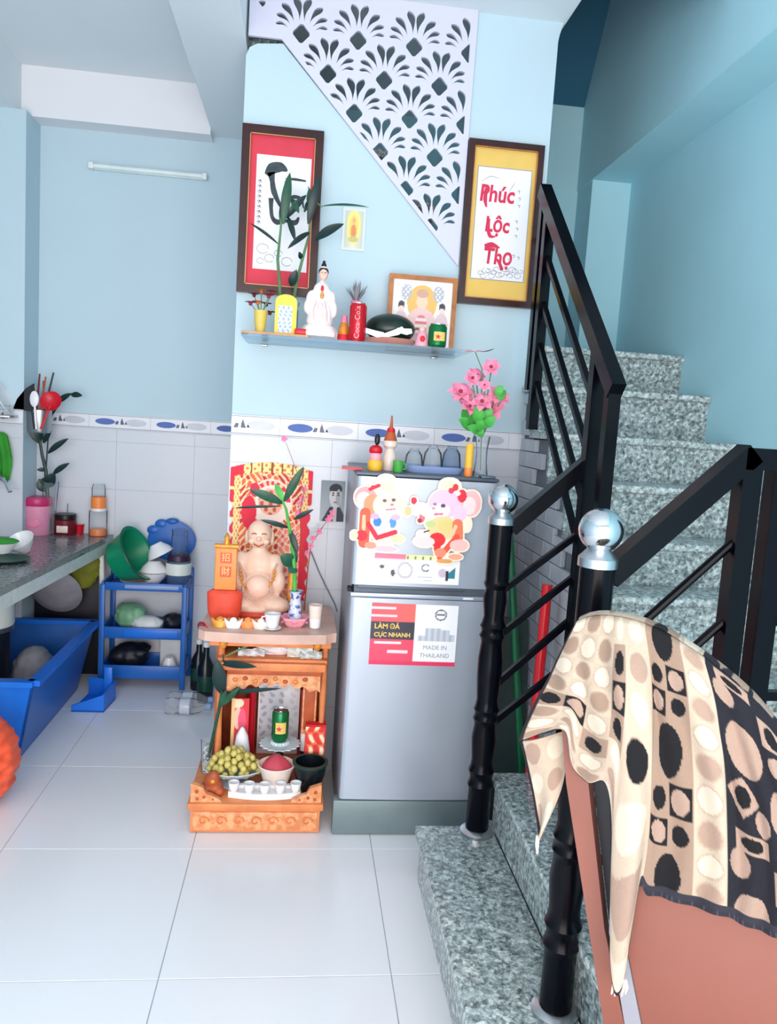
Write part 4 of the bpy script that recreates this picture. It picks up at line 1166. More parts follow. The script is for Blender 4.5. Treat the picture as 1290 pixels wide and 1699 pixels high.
obj('flower_stem', MB().tube([top, p0, p1], .002, 6), 'stem', v)
mb = MB(); mb.leaf(p1, (-1, 0, -.05), (0, -.3, 1), .04, .018, .1, 5).leaf(p1, (1, 0, .15), (0, -.3, 1), .03, .018, .1, 5)
obj('flower_head', mb, 'petal_pink', v, sharp=None)
obj('leaf', MB().leaf(p1+Vector((.02, 0, .002)), p2+Vector((.02, 0, 0))-p1, (0, -.3, 1), .05, .012, -.2, 6), 'leaf_dark', v, sharp=None)

# cable behind the fridge
tag(obj('power_cord', MB().tube([at(516, 915, 3.10), at(522, 930, 3.10), at(530, 950, 3.10), at(542, 975, 3.10), at(556, 1003, 3.10), at(560, 1015, 3.10)], .003, 6), 'border_line'), 'thin grey cord hanging on the tiles beside the fridge', 'cord')

# ================================================================ altar
AX0, AX1 = -.327, .127
al = thing('altar_cabinet', 'carved orange wooden altar cabinet standing left of the refrigerator', 'altar', ((AX0+AX1)/2, 2.8, 0))
AF = 2.565
AZ = .112
obj('plinth', MB().box(AX0+.006, AX1-.006, AF, 3.06, .004, .088), 'altar_wood', al)
obj('carved_front', MB().box(AX0+.014, AX1-.014, AF-.004, AF+.002, .012, .078, .002), 'altar_carved', al)
for k in range(7):
    xx = AX0+.05+.059*k
    mb = MB(); mb.tube([(xx+.02*math.cos(q*.75)*(1-q/11), AF-.006, .045+.02*math.sin(q*.75)*(1-q/11)) for q in range(9)], .0035, 5)
    obj('carved_scroll', mb, 'altar_wood', al)
obj('plinth_lip', MB().box(AX0-.006, AX1+.006, AF-.012, 3.06, .086, AZ-.0005, .006), 'altar_wood', al)
for sgn, xo in ((1, AX0+.004), (-1, AX1-.004)):
    q = [(xo, AZ), (xo+sgn*.105, AZ), (xo+sgn*.10, AZ+.008), (xo+sgn*.07, AZ+.024), (xo+sgn*.052, AZ+.03), (xo+sgn*.04, AZ+.052), (xo+sgn*.012, AZ+.062), (xo, AZ+.066)]
    wng = obj('corner_wing', MB().prism(q, AF, AF+.02), 'altar_carved', al)
    for dx, dz, r in ((.02, .038, .007), (.045, .018, .006), (.075, .010, .004), (.022, .012, .006)):
        obj('pierced_hole', MB().prism([(xo+sgn*dx+r*math.cos(a*PI/5), AZ+dz+r*math.sin(a*PI/5)) for a in range(10)], AF-.0008, AF+.002), 'altar_dark', wng)
# back, sides, posts
obj('back_panel', MB().box(AX0+.05, AX1+.0, 3.03, 3.05, AZ, .66), 'altar_dark', al)
obj('side_panel', MB().box(AX0+.05, AX0+.062, 2.80, 3.03, AZ, .66), 'altar_dark', al)
obj('side_panel', MB().box(AX1-.014, AX1-.002, 2.80, 3.03, AZ, .66), 'altar_wood', al)
PXL, PXR = -.262, .115
for x, hgt, yy in ((PXL+.004, .652, 2.79), (PXR+.004, .652, 2.79)):
    obj('post', MB().lathe([(0, 0), (.017, 0), (.017, .02), (.012, .03), (.0125, .10), (.010, .2), (.0125, .3), (.012, hgt-AZ-.05), (.017, hgt-AZ-.03), (.017, hgt-AZ), (0, hgt-AZ)], (x, yy, AZ), 16), 'altar_wood', al)
obj('red_rail', MB().box(AX1-.006, AX1+.006, 2.815, 2.83, .20, .64, .003), 'statue_red', al)
# inner tier with carved valance
obj('upper_shelf', MB().box(PXL-.005, PXR+.012, 2.745, 3.03, .548, .566, .003), 'altar_wood', al)
obj('shelf_moulding', MB().box(PXL, PXR+.008, 2.728, 2.75, .525, .556, .005), 'altar_wood', al)
obj('shelf_moulding', MB().box(PXL+.03, PXR-.006, 2.736, 2.755, .508, .528, .004), 'altar_dark', al)
n = 26; q = [(PXL+.03, .51), (PXR-.01, .51)]
for k in range(n+1):
    t = k/n; x = PXR-.01+(PXL+.03-PXR+.01)*t
    q.append((x, .445+.025*math.sin(PI*t)+.008*math.sin(t*44)))
obj('carved_valance', MB().prism(q, 2.745, 2.762), 'altar_carved', al)
for k in range(8):
    xx = PXL+.06+.036*k
    obj('valance_boss', MB().ball((xx, 2.744, .487+.006*math.sin(k*2)), (.010, .005, .008), 8), 'altar_dark' if k % 2 else 'altar_wood', al)
obj('carved_side', MB().box(.045, .098, 2.80, 2.812, AZ+.15, .50, .003), 'altar_carved', al)
obj('carved_side', MB().box(.052, .09, 2.795, 2.802, AZ+.17, .48, .002), 'altar_dark', al)
n = 20; q = [(AX0+.004, 3.07), (AX1+.022, 3.07), (AX1+.024, 2.68)]
q += [(AX1+.01-(AX1-AX0+.012)*k/n, 2.655-.022*math.sin(PI*k/n)+(.02 if k in (0, n) else 0)) for k in range(n+1)] + [(AX0-.006, 2.70)]
obj('top_slab', MB().slab([(x, y, .655) for x, y in q], (0, 0, .034)), 'altar_top', al)
obj('top_fascia', MB().box(PXL-.03, PXR+.02, 2.672, 2.69, .632, .655, .004), 'altar_wood', al)
for x in (PXL+.02, PXR-.03):
    obj('gilt_drop', MB().lathe([(0, .0), (.010, .008), (.016, .022), (.010, .034), (0, .036)], (x, 2.668, .622), 12), 'statue_gold', al)
AT = .6895
# ---- on the altar top: seated laughing statue
c = Vector((at(425, 1020, 2.90).x, 2.92, AT))
s = thing('statue', 'cream seated laughing statue with a round belly on the altar top', 'statue', c)
V = Vector
cz = [(V((0, 0, .09)), (.095, .062, .075)), (V((.005, -.03, .11)), (.068, .05, .062)), (V((0, 0, .19)), (.072, .045, .06)), (V((.065, -.005, .185)), (.032, .03, .05)), (V((-.065, -.005, .19)), (.032, .03, .05)),
      (V((-.078, -.03, .13)), (.026, .028, .045)), (V((.08, -.03, .13)), (.026, .028, .045)), (V((-.06, -.05, .045)), (.06, .045, .034)), (V((.07, -.05, .045)), (.06, .045, .034)), (V((.0, -.06, .03)), (.06, .03, .022)), (V((0, 0, .25)), (.03, .03, .03))]
blob('body', [(c+p, r) for p, r in cz], 'statue_cream', s, .007, 3)
obj('belly', MB().ball(c+V((.005, -.052, .115)), (.05, .038, .046), 20).ball(c+V((.005, -.090, .108)), (.004, .003, .004), 8), 'statue_flesh', s)
hd = MB().ball(c+V((0, -.008, .305)), (.046, .044, .056), 24).ball(c+V((0, -.05, .295)), (.011, .012, .010), 10).ball(c+V((.026, -.040, .284)), (.014, .012, .012), 10).ball(c+V((-.026, -.040, .284)), (.014, .012, .012), 10)
for e in (-1, 1): hd.ball(c+V((e*.047, -.002, .292)), (.009, .012, .028), 10)
obj('head', hd, 'statue_cream', s)
for e in (-1, 1): obj('eye', MB().tube([c+V((e*.018-.009, -.049, .312)), c+V((e*.018, -.053, .316)), c+V((e*.018+.009, -.049, .312))], .002, 6), 'altar_dark', s)
obj('mouth', MB().tube([c+V((-.018, -.048, .274)), c+V((0, -.053, .266)), c+V((.018, -.048, .274))], .0028, 6), 'altar_dark', s)
mb = MB()
for k in range(17):
    a = PI+PI*k/16; mb.ball(c+V((.062*math.cos(a), -.058-.018*abs(math.sin(a)), .175+.075*math.sin(a))), .0065, 8)
obj('bead_necklace', mb, 'statue_gold', s)['kind'] = 'stuff'
obj('robe_edge', MB().tube([c+V((-.07, -.035, .20)), c+V((-.045, -.062, .15)), c+V((-.05, -.075, .09)), c+V((0, -.088, .062)), c+V((.055, -.075, .09)), c+V((.05, -.062, .15)), c+V((.07, -.035, .20))], .005, 6), 'altar_top', s)
obj('throne', MB().lathe([(0, 0), (.125, 0), (.13, .012), (.12, .024), (.10, .03), (0, .03)], c+V((0, 0, 0)), 28, sy=.75), 'statue_red', s)
obj('gold_arm_rest', MB().lathe([(0, 0), (.016, .0), (.014, .05), (.018, .09), (.012, .12), (.014, .15), (0, .16)], c+V((.128, -.02, .02)), 14), 'statue_gold', s)
# golden plaque pillar
c = Vector((at(373, 1018, 2.80).x, 2.785, AT))
o = thing('plaque_stand', 'orange plaque with two red character squares on the altar top', 'ornament', c)
zb = at(373, 978, 2.785).z; zt = at(373, 908, 2.785).z; hw = .039
obj('bowl_foot', MB().lathe([(0, 0), (.04, 0), (.05, .01), (.06, .04), (.064, zb-c.z-.01), (.05, zb-c.z), (0, zb-c.z)], c, 24, sy=.5), 'statue_red', o)
pl = obj('plaque', MB().box(c.x-hw, c.x+hw, 2.77, 2.80, zb, zt, .006), 'orange_plastic', o)
obj('plaque_cap', MB().box(c.x-hw-.006, c.x+hw+.006, 2.767, 2.803, zt, zt+.012, .004).lathe([(0, .0), (.012, .0), (.008, .02), (.011, .03), (0, .045)], (c.x, 2.785, zt+.01), 12), 'statue_gold', o)
for k, ch in enumerate(('招', '財')):
    zc = zt-.036-.05*k
    obj('red_square', MB().box(c.x-.02, c.x+.02, 2.7685, 2.771, zc-.019, zc+.019), 'statue_red', pl)
    text('lettering', ch, .032, (c.x, 2.7678, zc), 'ink_gold', pl, ext=.0003)
# ingots in front
for k, (u, v_, m, lab) in enumerate(((366, 1018, 'statue_gold', 'gold ingot ornament at the left on the altar top'), (388, 1022, 'ceramic_white', 'white ingot ornament on the altar top'), (412, 1024, 'orange_plastic', 'orange ingot ornament before the seated statue'), (434, 1018, 'ceramic_cream', 'cream ingot ornament before the seated statue'))):
    Y = 2.715-.008*(k % 2); x = at(u, v_, Y).x; c = V((x, Y, AT))
    mb = MB()
    mb.grid(lambda a, b: c+V(((.024*(1-b*.25)+.010*b)*math.cos(2*PI*a)*(1+.25*b*abs(math.cos(2*PI*a))), .014*math.sin(2*PI*a)*(1-.2*b), .022*b+.014*b*math.cos(2*PI*a)**2)), 24, 4, True)
    mb.ball(c+V((0, 0, .022)), (.015, .012, .016), 12).lathe([(0, .0003), (.02, .0003), (.022, .002)], c, 20, sy=.6)
    tag(obj('ingot_ornament', mb, m), lab, 'ornament', 'ingot ornaments on the altar top')
# white cups
c = V((at(452, 1036, 2.70).x, 2.70, AT))
o = thing('tea_cup', 'white cup on a saucer at the front of the altar top', 'cup', c)
obj('saucer', MB().lathe([(0, 0), (.018, 0), (.032, .007), (.031, .009), (.017, .004), (0, .004)], c, 24), 'ceramic_white', o)
obj('cup_bowl', MB().lathe([(0, .0045), (.014, .0045), (.022, .018), (.027, .05), (.029, .058), (.026, .058), (.02, .018), (0, .012)], c, 24), 'ceramic_white', o)
obj('handle', MB().tube([c+V((-.024, 0, .048)), c+V((-.037, 0, .044)), c+V((-.037, 0, .028)), c+V((-.021, 0, .02))], .003, 6), 'ceramic_white', o)
c = V((at(523, 1031, 2.74).x, 2.74, AT))
o = thing('tumbler', 'white tumbler beside the vase at the right of the altar top', 'cup', c)
obj('tumbler_wall', MB().lathe([(0, 0), (.017, 0), (.019, .002), (.025, .085), (.023, .085), (.0175, .006), (0, .005)], c, 24), 'ceramic_cream', o)
obj('white_band', MB().lathe([(.0215, .036), (.0222, .036), (.0195, .002), (.0185, .002)], c, 24), 'ceramic_white', o)
# vase in pink lotus with bamboo
c = V((at(489, 1030, 2.76).x, 2.76, AT))
v = thing('bamboo_vase', 'blue and white vase holding a bamboo stem on the altar top', 'vase', c)
lot = MB()
obj('lotus_base', MB().lathe([(0, 0), (.03, 0), (.04, .01), (.052, .034), (.05, .036), (.03, .02), (0, .018)], c, 32, lobes=8, lobe=.07), 'lotus_pink', v)
for k in range(8):
    a = k*PI/4; d = V((math.cos(a), math.sin(a), .55))
    obj('petal', MB().leaf(c+V((math.cos(a)*.028, math.sin(a)*.028, .008)), d, (0, 0, 1), .04, .03, .35, 5), 'lotus_pink', v, sharp=None)
obj('vase_body', MB().lathe([(0, .018), (.02, .018), (.024, .04), (.022, .075), (.018, .10), (.024, .125), (.027, .13), (.022, .13), (.015, .10), (0, .06)], c, 24), 'vase_blue', v)
def AP(u, v_, dy=0.0): return at(u, v_, 2.76+dy)
cane = [c+V((0, 0, .05)), AP(489, 950), AP(487, 920), AP(481, 880), AP(475, 845), AP(468, 828)]
obj('cane', MB().tube(cane, [.008, .0075, .007, .006, .005, .003], 10), 'leaf_bright', v)
for (bu, bv), (tu, tv), wd, dy, m in (((469, 835), (415, 812), .034, -.03, 'leaf'), ((472, 832), (503, 775), .030, -.03, 'leaf'), ((470, 830), (457, 802), .024, .0, 'leaf_bright'), ((466, 840), (388, 842), .010, .0, 'leaf_dark'), ((488, 862), (520, 845), .018, -.02, 'leaf_dark'),
        ((480, 876), (433, 862), .018, -.03, 'leaf_dark'), ((482, 880), (494, 918), .024, -.02, 'leaf_dark'), ((487, 935), (466, 922), .05, -.02, 'leaf'), ((490, 940), (480, 950), .04, -.02, 'leaf'), ((487, 905), (492, 935), .02, .0, 'leaf_dark')):
    A, B = AP(bu, bv), AP(tu, tv, dy)
    obj('leaf', MB().leaf(A, B-A, (0, -1, .3), (B-A).length, wd, .15, 9), m, v, sharp=None)
# cherry-blossom sprig to the right
bp_ = thing('blossom_sprig', 'thin sprig of pale pink blossom leaning beside the festive poster', 'flowers', (at(512, 940, 3.0).x, 2.99, AT))
base = V((at(505, 1015, 2.99).x, 2.99, AT))
pts = [base, at(511, 945, 3.0), at(516, 905, 3.02), at(528, 885, 3.04), at(540, 868, 3.06), at(552, 855, 3.08)]
obj('twig', MB().tube(pts, [.003, .0025, .002, .002, .0015, .001], 6), 'altar_dark', bp_)
obj('twig', MB().tube([at(511, 945, 3.0), at(500, 900, 3.0), at(498, 850, 3.0), at(505, 815, 3.0), at(475, 735, 3.03)], [.0025, .002, .002, .0015, .001], 6), 'altar_dark', bp_)
for k, (u, vv) in enumerate(((516, 905), (520, 893), (530, 882), (545, 862), (552, 850), (548, 858), (505, 812), (498, 835), (502, 826), (495, 850), (472, 728), (510, 918))):
    p = at(u, vv, 3.02)
    mb = MB()
    for q in range(5): mb.leaf(p, (math.cos(q*1.257+k), -.5, math.sin(q*1.257+k)), (0, -1, 0), .015, .013, .2, 4)
    obj('blossom', mb, 'petal_pink', bp_, sharp=None)

# ---- white papers on the inner tier
for k, (u0, u1, v0, v1, Y, m, lab) in enumerate(((395, 440, 1075, 1100, 2.77, 'ceramic_white', 'crumpled white paper at the left of the altar tier'), (425, 500, 1062, 1103, 2.80, 'paper', 'wide white folded paper in the middle of the altar tier'), (476, 520, 1060, 1105, 2.775, 'enamel_white', 'white packet in the altar tier, tallest of the papers'), (497, 535, 1078, 1102, 2.76, 'white_bag', 'small white crumpled bag at the right of the altar tier'))):
    a_, b_ = at(u0, v1, Y), at(u1, v0, Y); h = min(b_.z, .63)-.567
    mb = MB()
    mb.grid(lambda a, b: V((a_.x+(b_.x-a_.x)*a, Y-.02*math.sin(PI*b)-.006*math.sin(a*13+b*7+k), .5675+h*b*(1-.22*abs(math.sin(a*5+k))))), 14, 8)
    mb.grid(lambda a, b: V((a_.x+(b_.x-a_.x)*a, Y+.02*math.sin(PI*b)+.004*math.sin(a*11+b*5+k), .5675+h*b*(1-.22*abs(math.sin(a*5+k))))), 14, 8)
    bmesh.ops.remove_doubles(mb.bm, verts=mb.bm.verts[:], dist=.0008)
    tag(obj('paper_packet', mb, m), lab, 'paper')

# ---- on the altar floor
Z0 = AZ+.0008
# mirrored tablet with red couplets
x0, x1 = at(428, 1180, 2.95).x, at(497, 1180, 2.95).x
o = thing('deity_tablet', 'silvery tablet between red candle columns at the back of the altar', 'tablet', ((x0+x1)/2, 2.95, Z0))
obj('tablet_panel', MB().box(x0, x1, 2.955, 2.97, Z0, .40, .003), 'paper', o)
def tab_fn(u, v):
    s = math.sin(u*23+2*math.sin(v*15))*math.sin(v*31)
    c = (210, 214, 224) if s < .3 else (168, 172, 190)
    if u > .6: c = lerp(c, (246, 246, 250), .6)
    return c
painted('tablet_print', flat(x0+.006, x1-.006, Z0+.02, .392, 2.9545), 40, 60, tab_fn, 'print_gloss', o, thick=.001)
for x in (x0-.022, x1+.018):
    obj('red_column', MB().lathe([(0, 0), (.016, 0), (.014, .02), (.013, .25), (.016, .27), (0, .275)], (x, 2.94, Z0), 14), 'red_plastic', o)
# red and gold paper fan figure
x0, x1, zb, zt = at(383, 1215, 2.86).x, at(412, 1215, 2.86).x, Z0, at(395, 1158, 2.86).z
def fig_fn(u, v):
    c = (232, 58, 72)
    if ell(u, v, .35, .93, .35, .07) < 1: c = (250, 236, 206)
    if ell(u, v, .40, .70, .28, .16) < 1: c = (250, 206, 190)
    if ell(u, v, .62, .66, .22, .2) < 1: c = (246, 96, 130)
    if u < .2: c = (250, 214, 150)
    return c
o = painted('paper_figure', flat(x0, x1, zb, zt, 2.86), 24, 60, fig_fn, 'print', thick=.012)
tag(o, 'red and gold paper figure at the left inside the altar', 'ornament')
# footed glass dish of grapes
c = V((at(388, 1285, 2.70).x, 2.705, Z0))
dz = at(388, 1282, 2.70).z-Z0
o = thing('fruit_stand', 'footed glass dish carrying pale green grapes', 'dish', c)
obj('stem_foot', MB().lathe([(0, 0), (.05, 0), (.05, .004), (.014, .012), (.010, dz*.5), (.018, dz-.012), (0, dz-.012)], c, 24), 'crystal', o)
obj('dish_bowl', MB().lathe([(0, dz-.012), (.05, dz-.010), (.09, dz+.004), (.112, dz+.022), (.11, dz+.024), (.085, dz+.008), (.045, dz-.006), (0, dz-.008)], c, 36, sy=.75, lobes=18, lobe=.02), 'crystal', o)
gp = obj('grape', MB().ball((0, 0, 0), (.0125, .0125, .0145), 10), 'grape', origin=(0, 0, 0))
first = True; ng = 0
rng = random.Random(3)
layers = [(0, .072, 20), (.018, .066, 19), (.036, .055, 15), (.053, .04, 9), (.068, .022, 5)]
for li, (dzz, rad, n) in enumerate(layers):
    for k in range(n):
        a = k*2*PI/n+li*.5
        rr = rad*(1.0 if k % 3 else .62)
        px, py = c.x+rr*1.22*math.cos(a)+.005*rng.uniform(-1, 1), c.y+rr*.78*math.sin(a)+.004*rng.uniform(-1, 1)
        pz = c.z+dz+.014+dzz+.004*rng.uniform(-1, 1)
        g = gp if first else gp.copy()
        if not first: C.objects.link(g)
        first = False
        g.location = (px, py, pz); g.rotation_euler = (rng.uniform(-.6, .6), rng.uniform(-.6, .6), 0)
        tag(g, 'pale green grape in the heap on the footed glass dish', 'grape', 'grapes on the glass dish')
# white cone
c2 = V((at(402, 1222, 2.80).x, 2.80, Z0))
hc = at(404, 1205, 2.80).z-Z0
tag(obj('paper_cone', MB().lathe([(0, 0), (.034, 0), (.030, hc*.5), (.022, hc*.8), (.008, hc*.96), (0, hc)], c2, 14), 'paper'), 'white pointed paper cone rising behind the grapes', 'cone')
# crystal stand with can
c = V((at(464, 1250, 2.79).x, 2.79, Z0))
hz = at(464, 1228, 2.79).z-Z0
o = thing('crystal_stand', 'fluted crystal stand with dark green foot, under the beer can', 'stand', c)
obj('green_foot', MB().lathe([(0, 0), (.05, 0), (.05, .03), (.02, .05), (.012, hz-.04), (.02, hz-.03), (0, hz-.03)], c, 24), 'green_dark', o)
obj('crystal_bowl', MB().lathe([(0, hz-.03), (.03, hz-.028), (.075, hz-.012), (.073, hz-.009), (.035, hz-.01), (.03, hz-.001), (0, hz-.001)], c, 36, lobes=18, lobe=.05), 'crystal', o)
beer('green beer can on the crystal stand inside the altar', V((at(464, 1228, 2.79).x, 2.79, Z0+hz)), .031, at(463, 1177, 2.79).z-Z0-hz)
# small white bottle
c = V((at(504, 1265, 2.82).x, 2.825, Z0)); hb = at(512, 1190, 2.80).z-Z0
o = thing('sauce_bottle', 'slim white bottle with dark base beside the red bag in the altar', 'bottle', c)
obj('bottle_body', MB().lathe([(0, hb*.35), (.017, hb*.35), (.017, hb*.72), (.008, hb*.9), (.008, hb), (0, hb)], c, 18), 'ceramic_white', o)
obj('bottle_base', MB().lathe([(0, 0), (.018, 0), (.0175, hb*.33), (.017, hb*.36)], c, 18), 'purple_dark', o)
# red gift bag
x0, x1, zt = at(504, 1250, 2.76).x, at(540, 1250, 2.76).x-.006, at(530, 1203, 2.76).z
o = thing('gift_bag', 'red paper gift bag with pale print at the right inside the altar', 'bag', ((x0+x1)/2, 2.77, Z0))
def bag_fn(u, v):
    s = math.sin(u*11+2*math.sin(v*9))*math.sin(v*13+1)
    return (250, 226, 190) if s > .45 else ((244, 120, 84) if s > 0 else (222, 52, 48))
obj('bag_body', MB().slab([(x0, 2.752, Z0), (x1, 2.752, Z0), (x1, 2.79, Z0), (x0, 2.79, Z0)], (.004, .004, zt-Z0)), 'red_paper', o)
painted('bag_print', flat(x0+.003, x1-.001, Z0+.004, zt-.004, 2.7505), 30, 50, bag_fn, 'print', o, thick=.001)
# black pot
c = V((at(517, 1300, 2.66).x-.008, 2.662, Z0)); hp = at(517, 1268, 2.64).z-Z0
o = thing('incense_pot', 'glossy black round pot at the right front of the altar', 'pot', c)
obj('pot_wall', MB().lathe([(0, 0), (.03, 0), (.042, .02), (.055, hp*.6), (.06, hp), (.054, hp), (.048, hp*.6), (0, hp*.5)], c, 28), 'black_gloss', o)
obj('pot_rim', MB().lathe([(.053, hp-.006), (.063, hp-.006), (.064, hp+.002), (.053, hp+.002)], c, 28), 'green_dark', o)
# white pot with rose
c = V((at(457, 1312, 2.67).x, 2.672, Z0)); hp = at(457, 1272, 2.65).z-Z0
o = thing('offering_pot', 'white pot topped with rose red powder in the altar', 'pot', c)
obj('pot_wall', MB().lathe([(0, 0), (.036, 0), (.044, .02), (.058, hp-.02), (.068, hp), (.064, hp+.003), (.05, hp-.016), (0, hp-.02)], c, 32), 'ceramic_cream', o)
obj('rose_fill', MB().lathe([(.056, hp-.012), (.045, hp+.004), (.028, hp+.022), (.012, hp+.034), (0, hp+.036)], c, 20, lobes=5, lobe=.06), 'rose_candle', o)
# white tray with five cups
x0, x1 = at(378, 1335, 2.60).x, at(498, 1335, 2.60).x; zt = at(438, 1308, 2.60).z
o = thing('cup_stand', 'white ceramic stand for five small cups at the altar front', 'stand', ((x0+x1)/2, 2.60, Z0))
q = [(x0, 2.645), (x0, 2.60)]+[(x0+(x1-x0)*k/12, 2.598-.02*math.sin(PI*k/12)) for k in range(13)]+[(x1, 2.645)]
obj('stand_block', MB().slab([(a, b, Z0) for a, b in q], (0, 0, zt-Z0-.012)), 'ceramic_white', o)
obj('stand_rail', MB().box(x0, x1, 2.625, 2.648, zt-.013, zt-.002, .003), 'ceramic_white', o)
zc = zt-.012
cup = None
for k in range(5):
    cc = V((x0+.018+(x1-x0-.036)*k/4, 2.602-.012*math.sin(PI*k/4), zc+.0004))
    if cup is None:
        cup = thing('small_cup', '', 'cup', cc, 'cups on the white altar stand')
        obj('cup_wall', MB().lathe([(0, 0), (.011, 0), (.017, .014), (.0195, .034), (.0175, .034), (.015, .014), (0, .008)], cc, 20), 'ceramic_white', cup)
        first_cc = cc; t_ = cup
    else: t_ = copy_tree(cup, cc-first_cc)
    t_['label'] = ['leftmost', 'second from left', 'middle', 'second from right', 'rightmost'][k]+' small white cup on the altar front stand'
# carved figure at left front
c = V((at(352, 1312, 2.63).x, 2.63, Z0)); hp = at(355, 1278, 2.63).z-Z0
o = thing('toad_figure', 'brown carved squat figure at the left front of the altar', 'figurine', c)
blob('toad_body', [(c+V((0, 0, .024)), (.04, .03, .028)), (c+V((.0, -.006, .05)), (.028, .024, .03)), (c+V((.006, -.008, .066)), (.02, .018, .022)), (c+V((-.026, -.02, .016)), (.018, .018, .018)), (c+V((.026, -.02, .016)), (.018, .018, .018))], 'altar_dark', o, .005)
obj('coin', MB().ball(c+V((.004, -.028, .055)), (.008, .004, .008), 10), 'statue_gold', o)
# lower bamboo plant in a glass at the altar's left, with clear wrap
c = V((-.297, 2.80, Z0))
o = thing('lucky_bamboo', 'dark leaved bamboo in a clear glass at the left of the altar interior', 'plant', c)
obj('glass', MB().lathe([(0, 0), (.019, 0), (.025, .12), (.022, .12), (.017, .006), (0, .006)], c, 20), 'glass_clear', o)
mb = MB()
for k in range(22):
    a = k*2.4; mb.ball(c+V((.010*math.cos(a), .010*math.sin(a), .014+.004*k)), .006, 6)
obj('pebbles', mb, 'crystal', o)['kind'] = 'stuff'
def BP(u, v_, dy=0.0): return at(u, v_, 2.74+dy)
obj('cane', MB().tube([c+V((0, 0, .03)), BP(363, 1180), BP(368, 1150), BP(372, 1110), BP(370, 1085)], [.006, .006, .005, .004, .002], 8), 'leaf', o)
for (bu, bv), (tu, tv), wd, dy, m in (((368, 1150), (360, 1095), .05, -.03, 'leaf_dark'), ((365, 1100), (424, 1106), .026, -.08, 'leaf_dark'), ((372, 1150), (465, 1142), .016, -.09, 'leaf_dark'), ((366, 1172), (398, 1140), .022, -.04, 'leaf'), ((372, 1090), (420, 1068), .008, -.05, 'stem'), ((364, 1170), (376, 1145), .02, -.02, 'leaf')):
    A, B = BP(bu, bv), BP(tu, tv, dy)
    obj('leaf', MB().leaf(A, B-A, (0, -1, .4), (B-A).length, wd, .12, 9), m, o, sharp=None)
# maroon tassel object at the left of the top
c = at(337, 1050, 2.74)
o = thing('hanging_charm', 'glossy maroon charm hanging from the left corner of the altar top', 'charm', (c.x, 2.74, .62))
obj('charm_drop', MB().ball((c.x+.004, 2.725, .672), (.018, .012, .034), 14, Matrix.Rotation(-.5, 3, 'Y')), 'maroon', o)
obj('cord', MB().tube([(c.x+.03, 2.69, .684), (c.x+.018, 2.70, .69), (c.x+.004, 2.725, .70)], .002, 5), 'red_paper', o)

# ================================================================ kitchen
CZ = .76
def kz(u, v, z=CZ): return atz(u, v, z)
q = [(XL+.003, 2.35), (-1.095, 2.35), (-.985, 4.06), (-.975, YB-.011), (-1.365, YB-.011), (-1.372, 3.985), (XL+.003, 3.985)]
ct = thing('kitchen_counter', 'grey stone kitchen counter slab along the left wall', 'counter', (-1.4, 3.2, CZ))
obj('slab', MB().slab([(x, y, CZ-.03) for x, y in q], (0, 0, .029)), 'counter_granite', ct)
obj('front_fascia', MB().slab([(-1.095, 2.35, CZ-.085), (-.985, 4.06, CZ-.085), (-.985, 4.06, CZ-.004), (-1.095, 2.35, CZ-.004)], (-.025, 0, 0)), 'counter_edge', ct)
obj('end_fascia', MB().slab([(-.985, 4.06, CZ-.085), (-.975, YB-.012, CZ-.085), (-.975, YB-.012, CZ-.004), (-.985, 4.06, CZ-.004)], (-.02, 0, 0)), 'counter_edge', ct)
obj('support_wall', MB().box(XL+.003, XL+.05, 2.4, 3.98, .001, CZ-.03), 'wall_tile', ct)
CT = CZ-.0005
def pt(u, v, z=CT): p = atz(u, v, z); p.z = z; return p
# pink lidded jar
c = pt(62, 886)
s_ = c.y/1284
o = thing('storage_jar', 'pink plastic jar with a darker pink lid on the counter', 'jar', c)
r, h = 21*s_, at(62, 838, c.y).z-CT
obj('jar_body', MB().lathe([(0, 0), (r*.9, 0), (r*.93, .004), (r, h), (0, h)], c, 28), 'jar_pink', o)
obj('jar_lid', MB().lathe([(r*1.02, h), (r*1.05, h+.004), (r*1.05, h+.036), (r*1.0, h+.042), (0, h+.042)], c, 28), 'jar_lid', o)
obj('jar_print', MB().ball(c+V((0, -r*.93, h*.42)), (r*.5, .004, h*.16), 12), 'petal_pink', o)
# jar with black lid, chilli inside
c = pt(108, 886); s_ = c.y/1284; r, h = 16*s_, .075
o = thing('chilli_jar', 'glass jar of dark red chilli with a black lid, beside the pink jar', 'jar', c)
obj('jar_body', MB().lathe([(0, 0), (r, 0), (r*1.05, .006), (r*1.05, h), (r*.9, h+.006), (0, h+.006)], c, 24), 'maroon', o)
obj('label_panel', MB().box(c.x-.028, c.x+.028, c.y-r*1.07, c.y-r*.9, c.z+.014, c.z+.05, .003), 'ceramic_cream', o)
obj('lid', MB().lathe([(r*.95, h+.006), (r*1.06, h+.008), (r*1.06, h+.028), (r, h+.032), (0, h+.032)], c, 24), 'hair_black', o)
obj('spoon', MB().tube([c+V((.01, 0, h+.03)), c+V((.012, 0, h+.085))], .003, 6), 'steel', o)
c = pt(131, 885)
tag(obj('red_cup', MB().lathe([(0, 0), (.022, 0), (.026, .045), (.028, .05), (.024, .05), (.02, .006), (0, .006)], c, 20), 'red_plastic'), 'small red plastic cup on the counter between jar and tall bottle', 'cup')
c = pt(92, 884); c.y = min(c.y, 4.15)
tag(obj('pink_mug', MB().lathe([(0, 0), (.024, 0), (.028, .09), (.03, .095), (.026, .095), (.022, .006), (0, .006)], c+V((.0, .02, 0)), 20), 'rose_candle'), 'rose red tall cup half hidden between the two counter jars', 'cup')
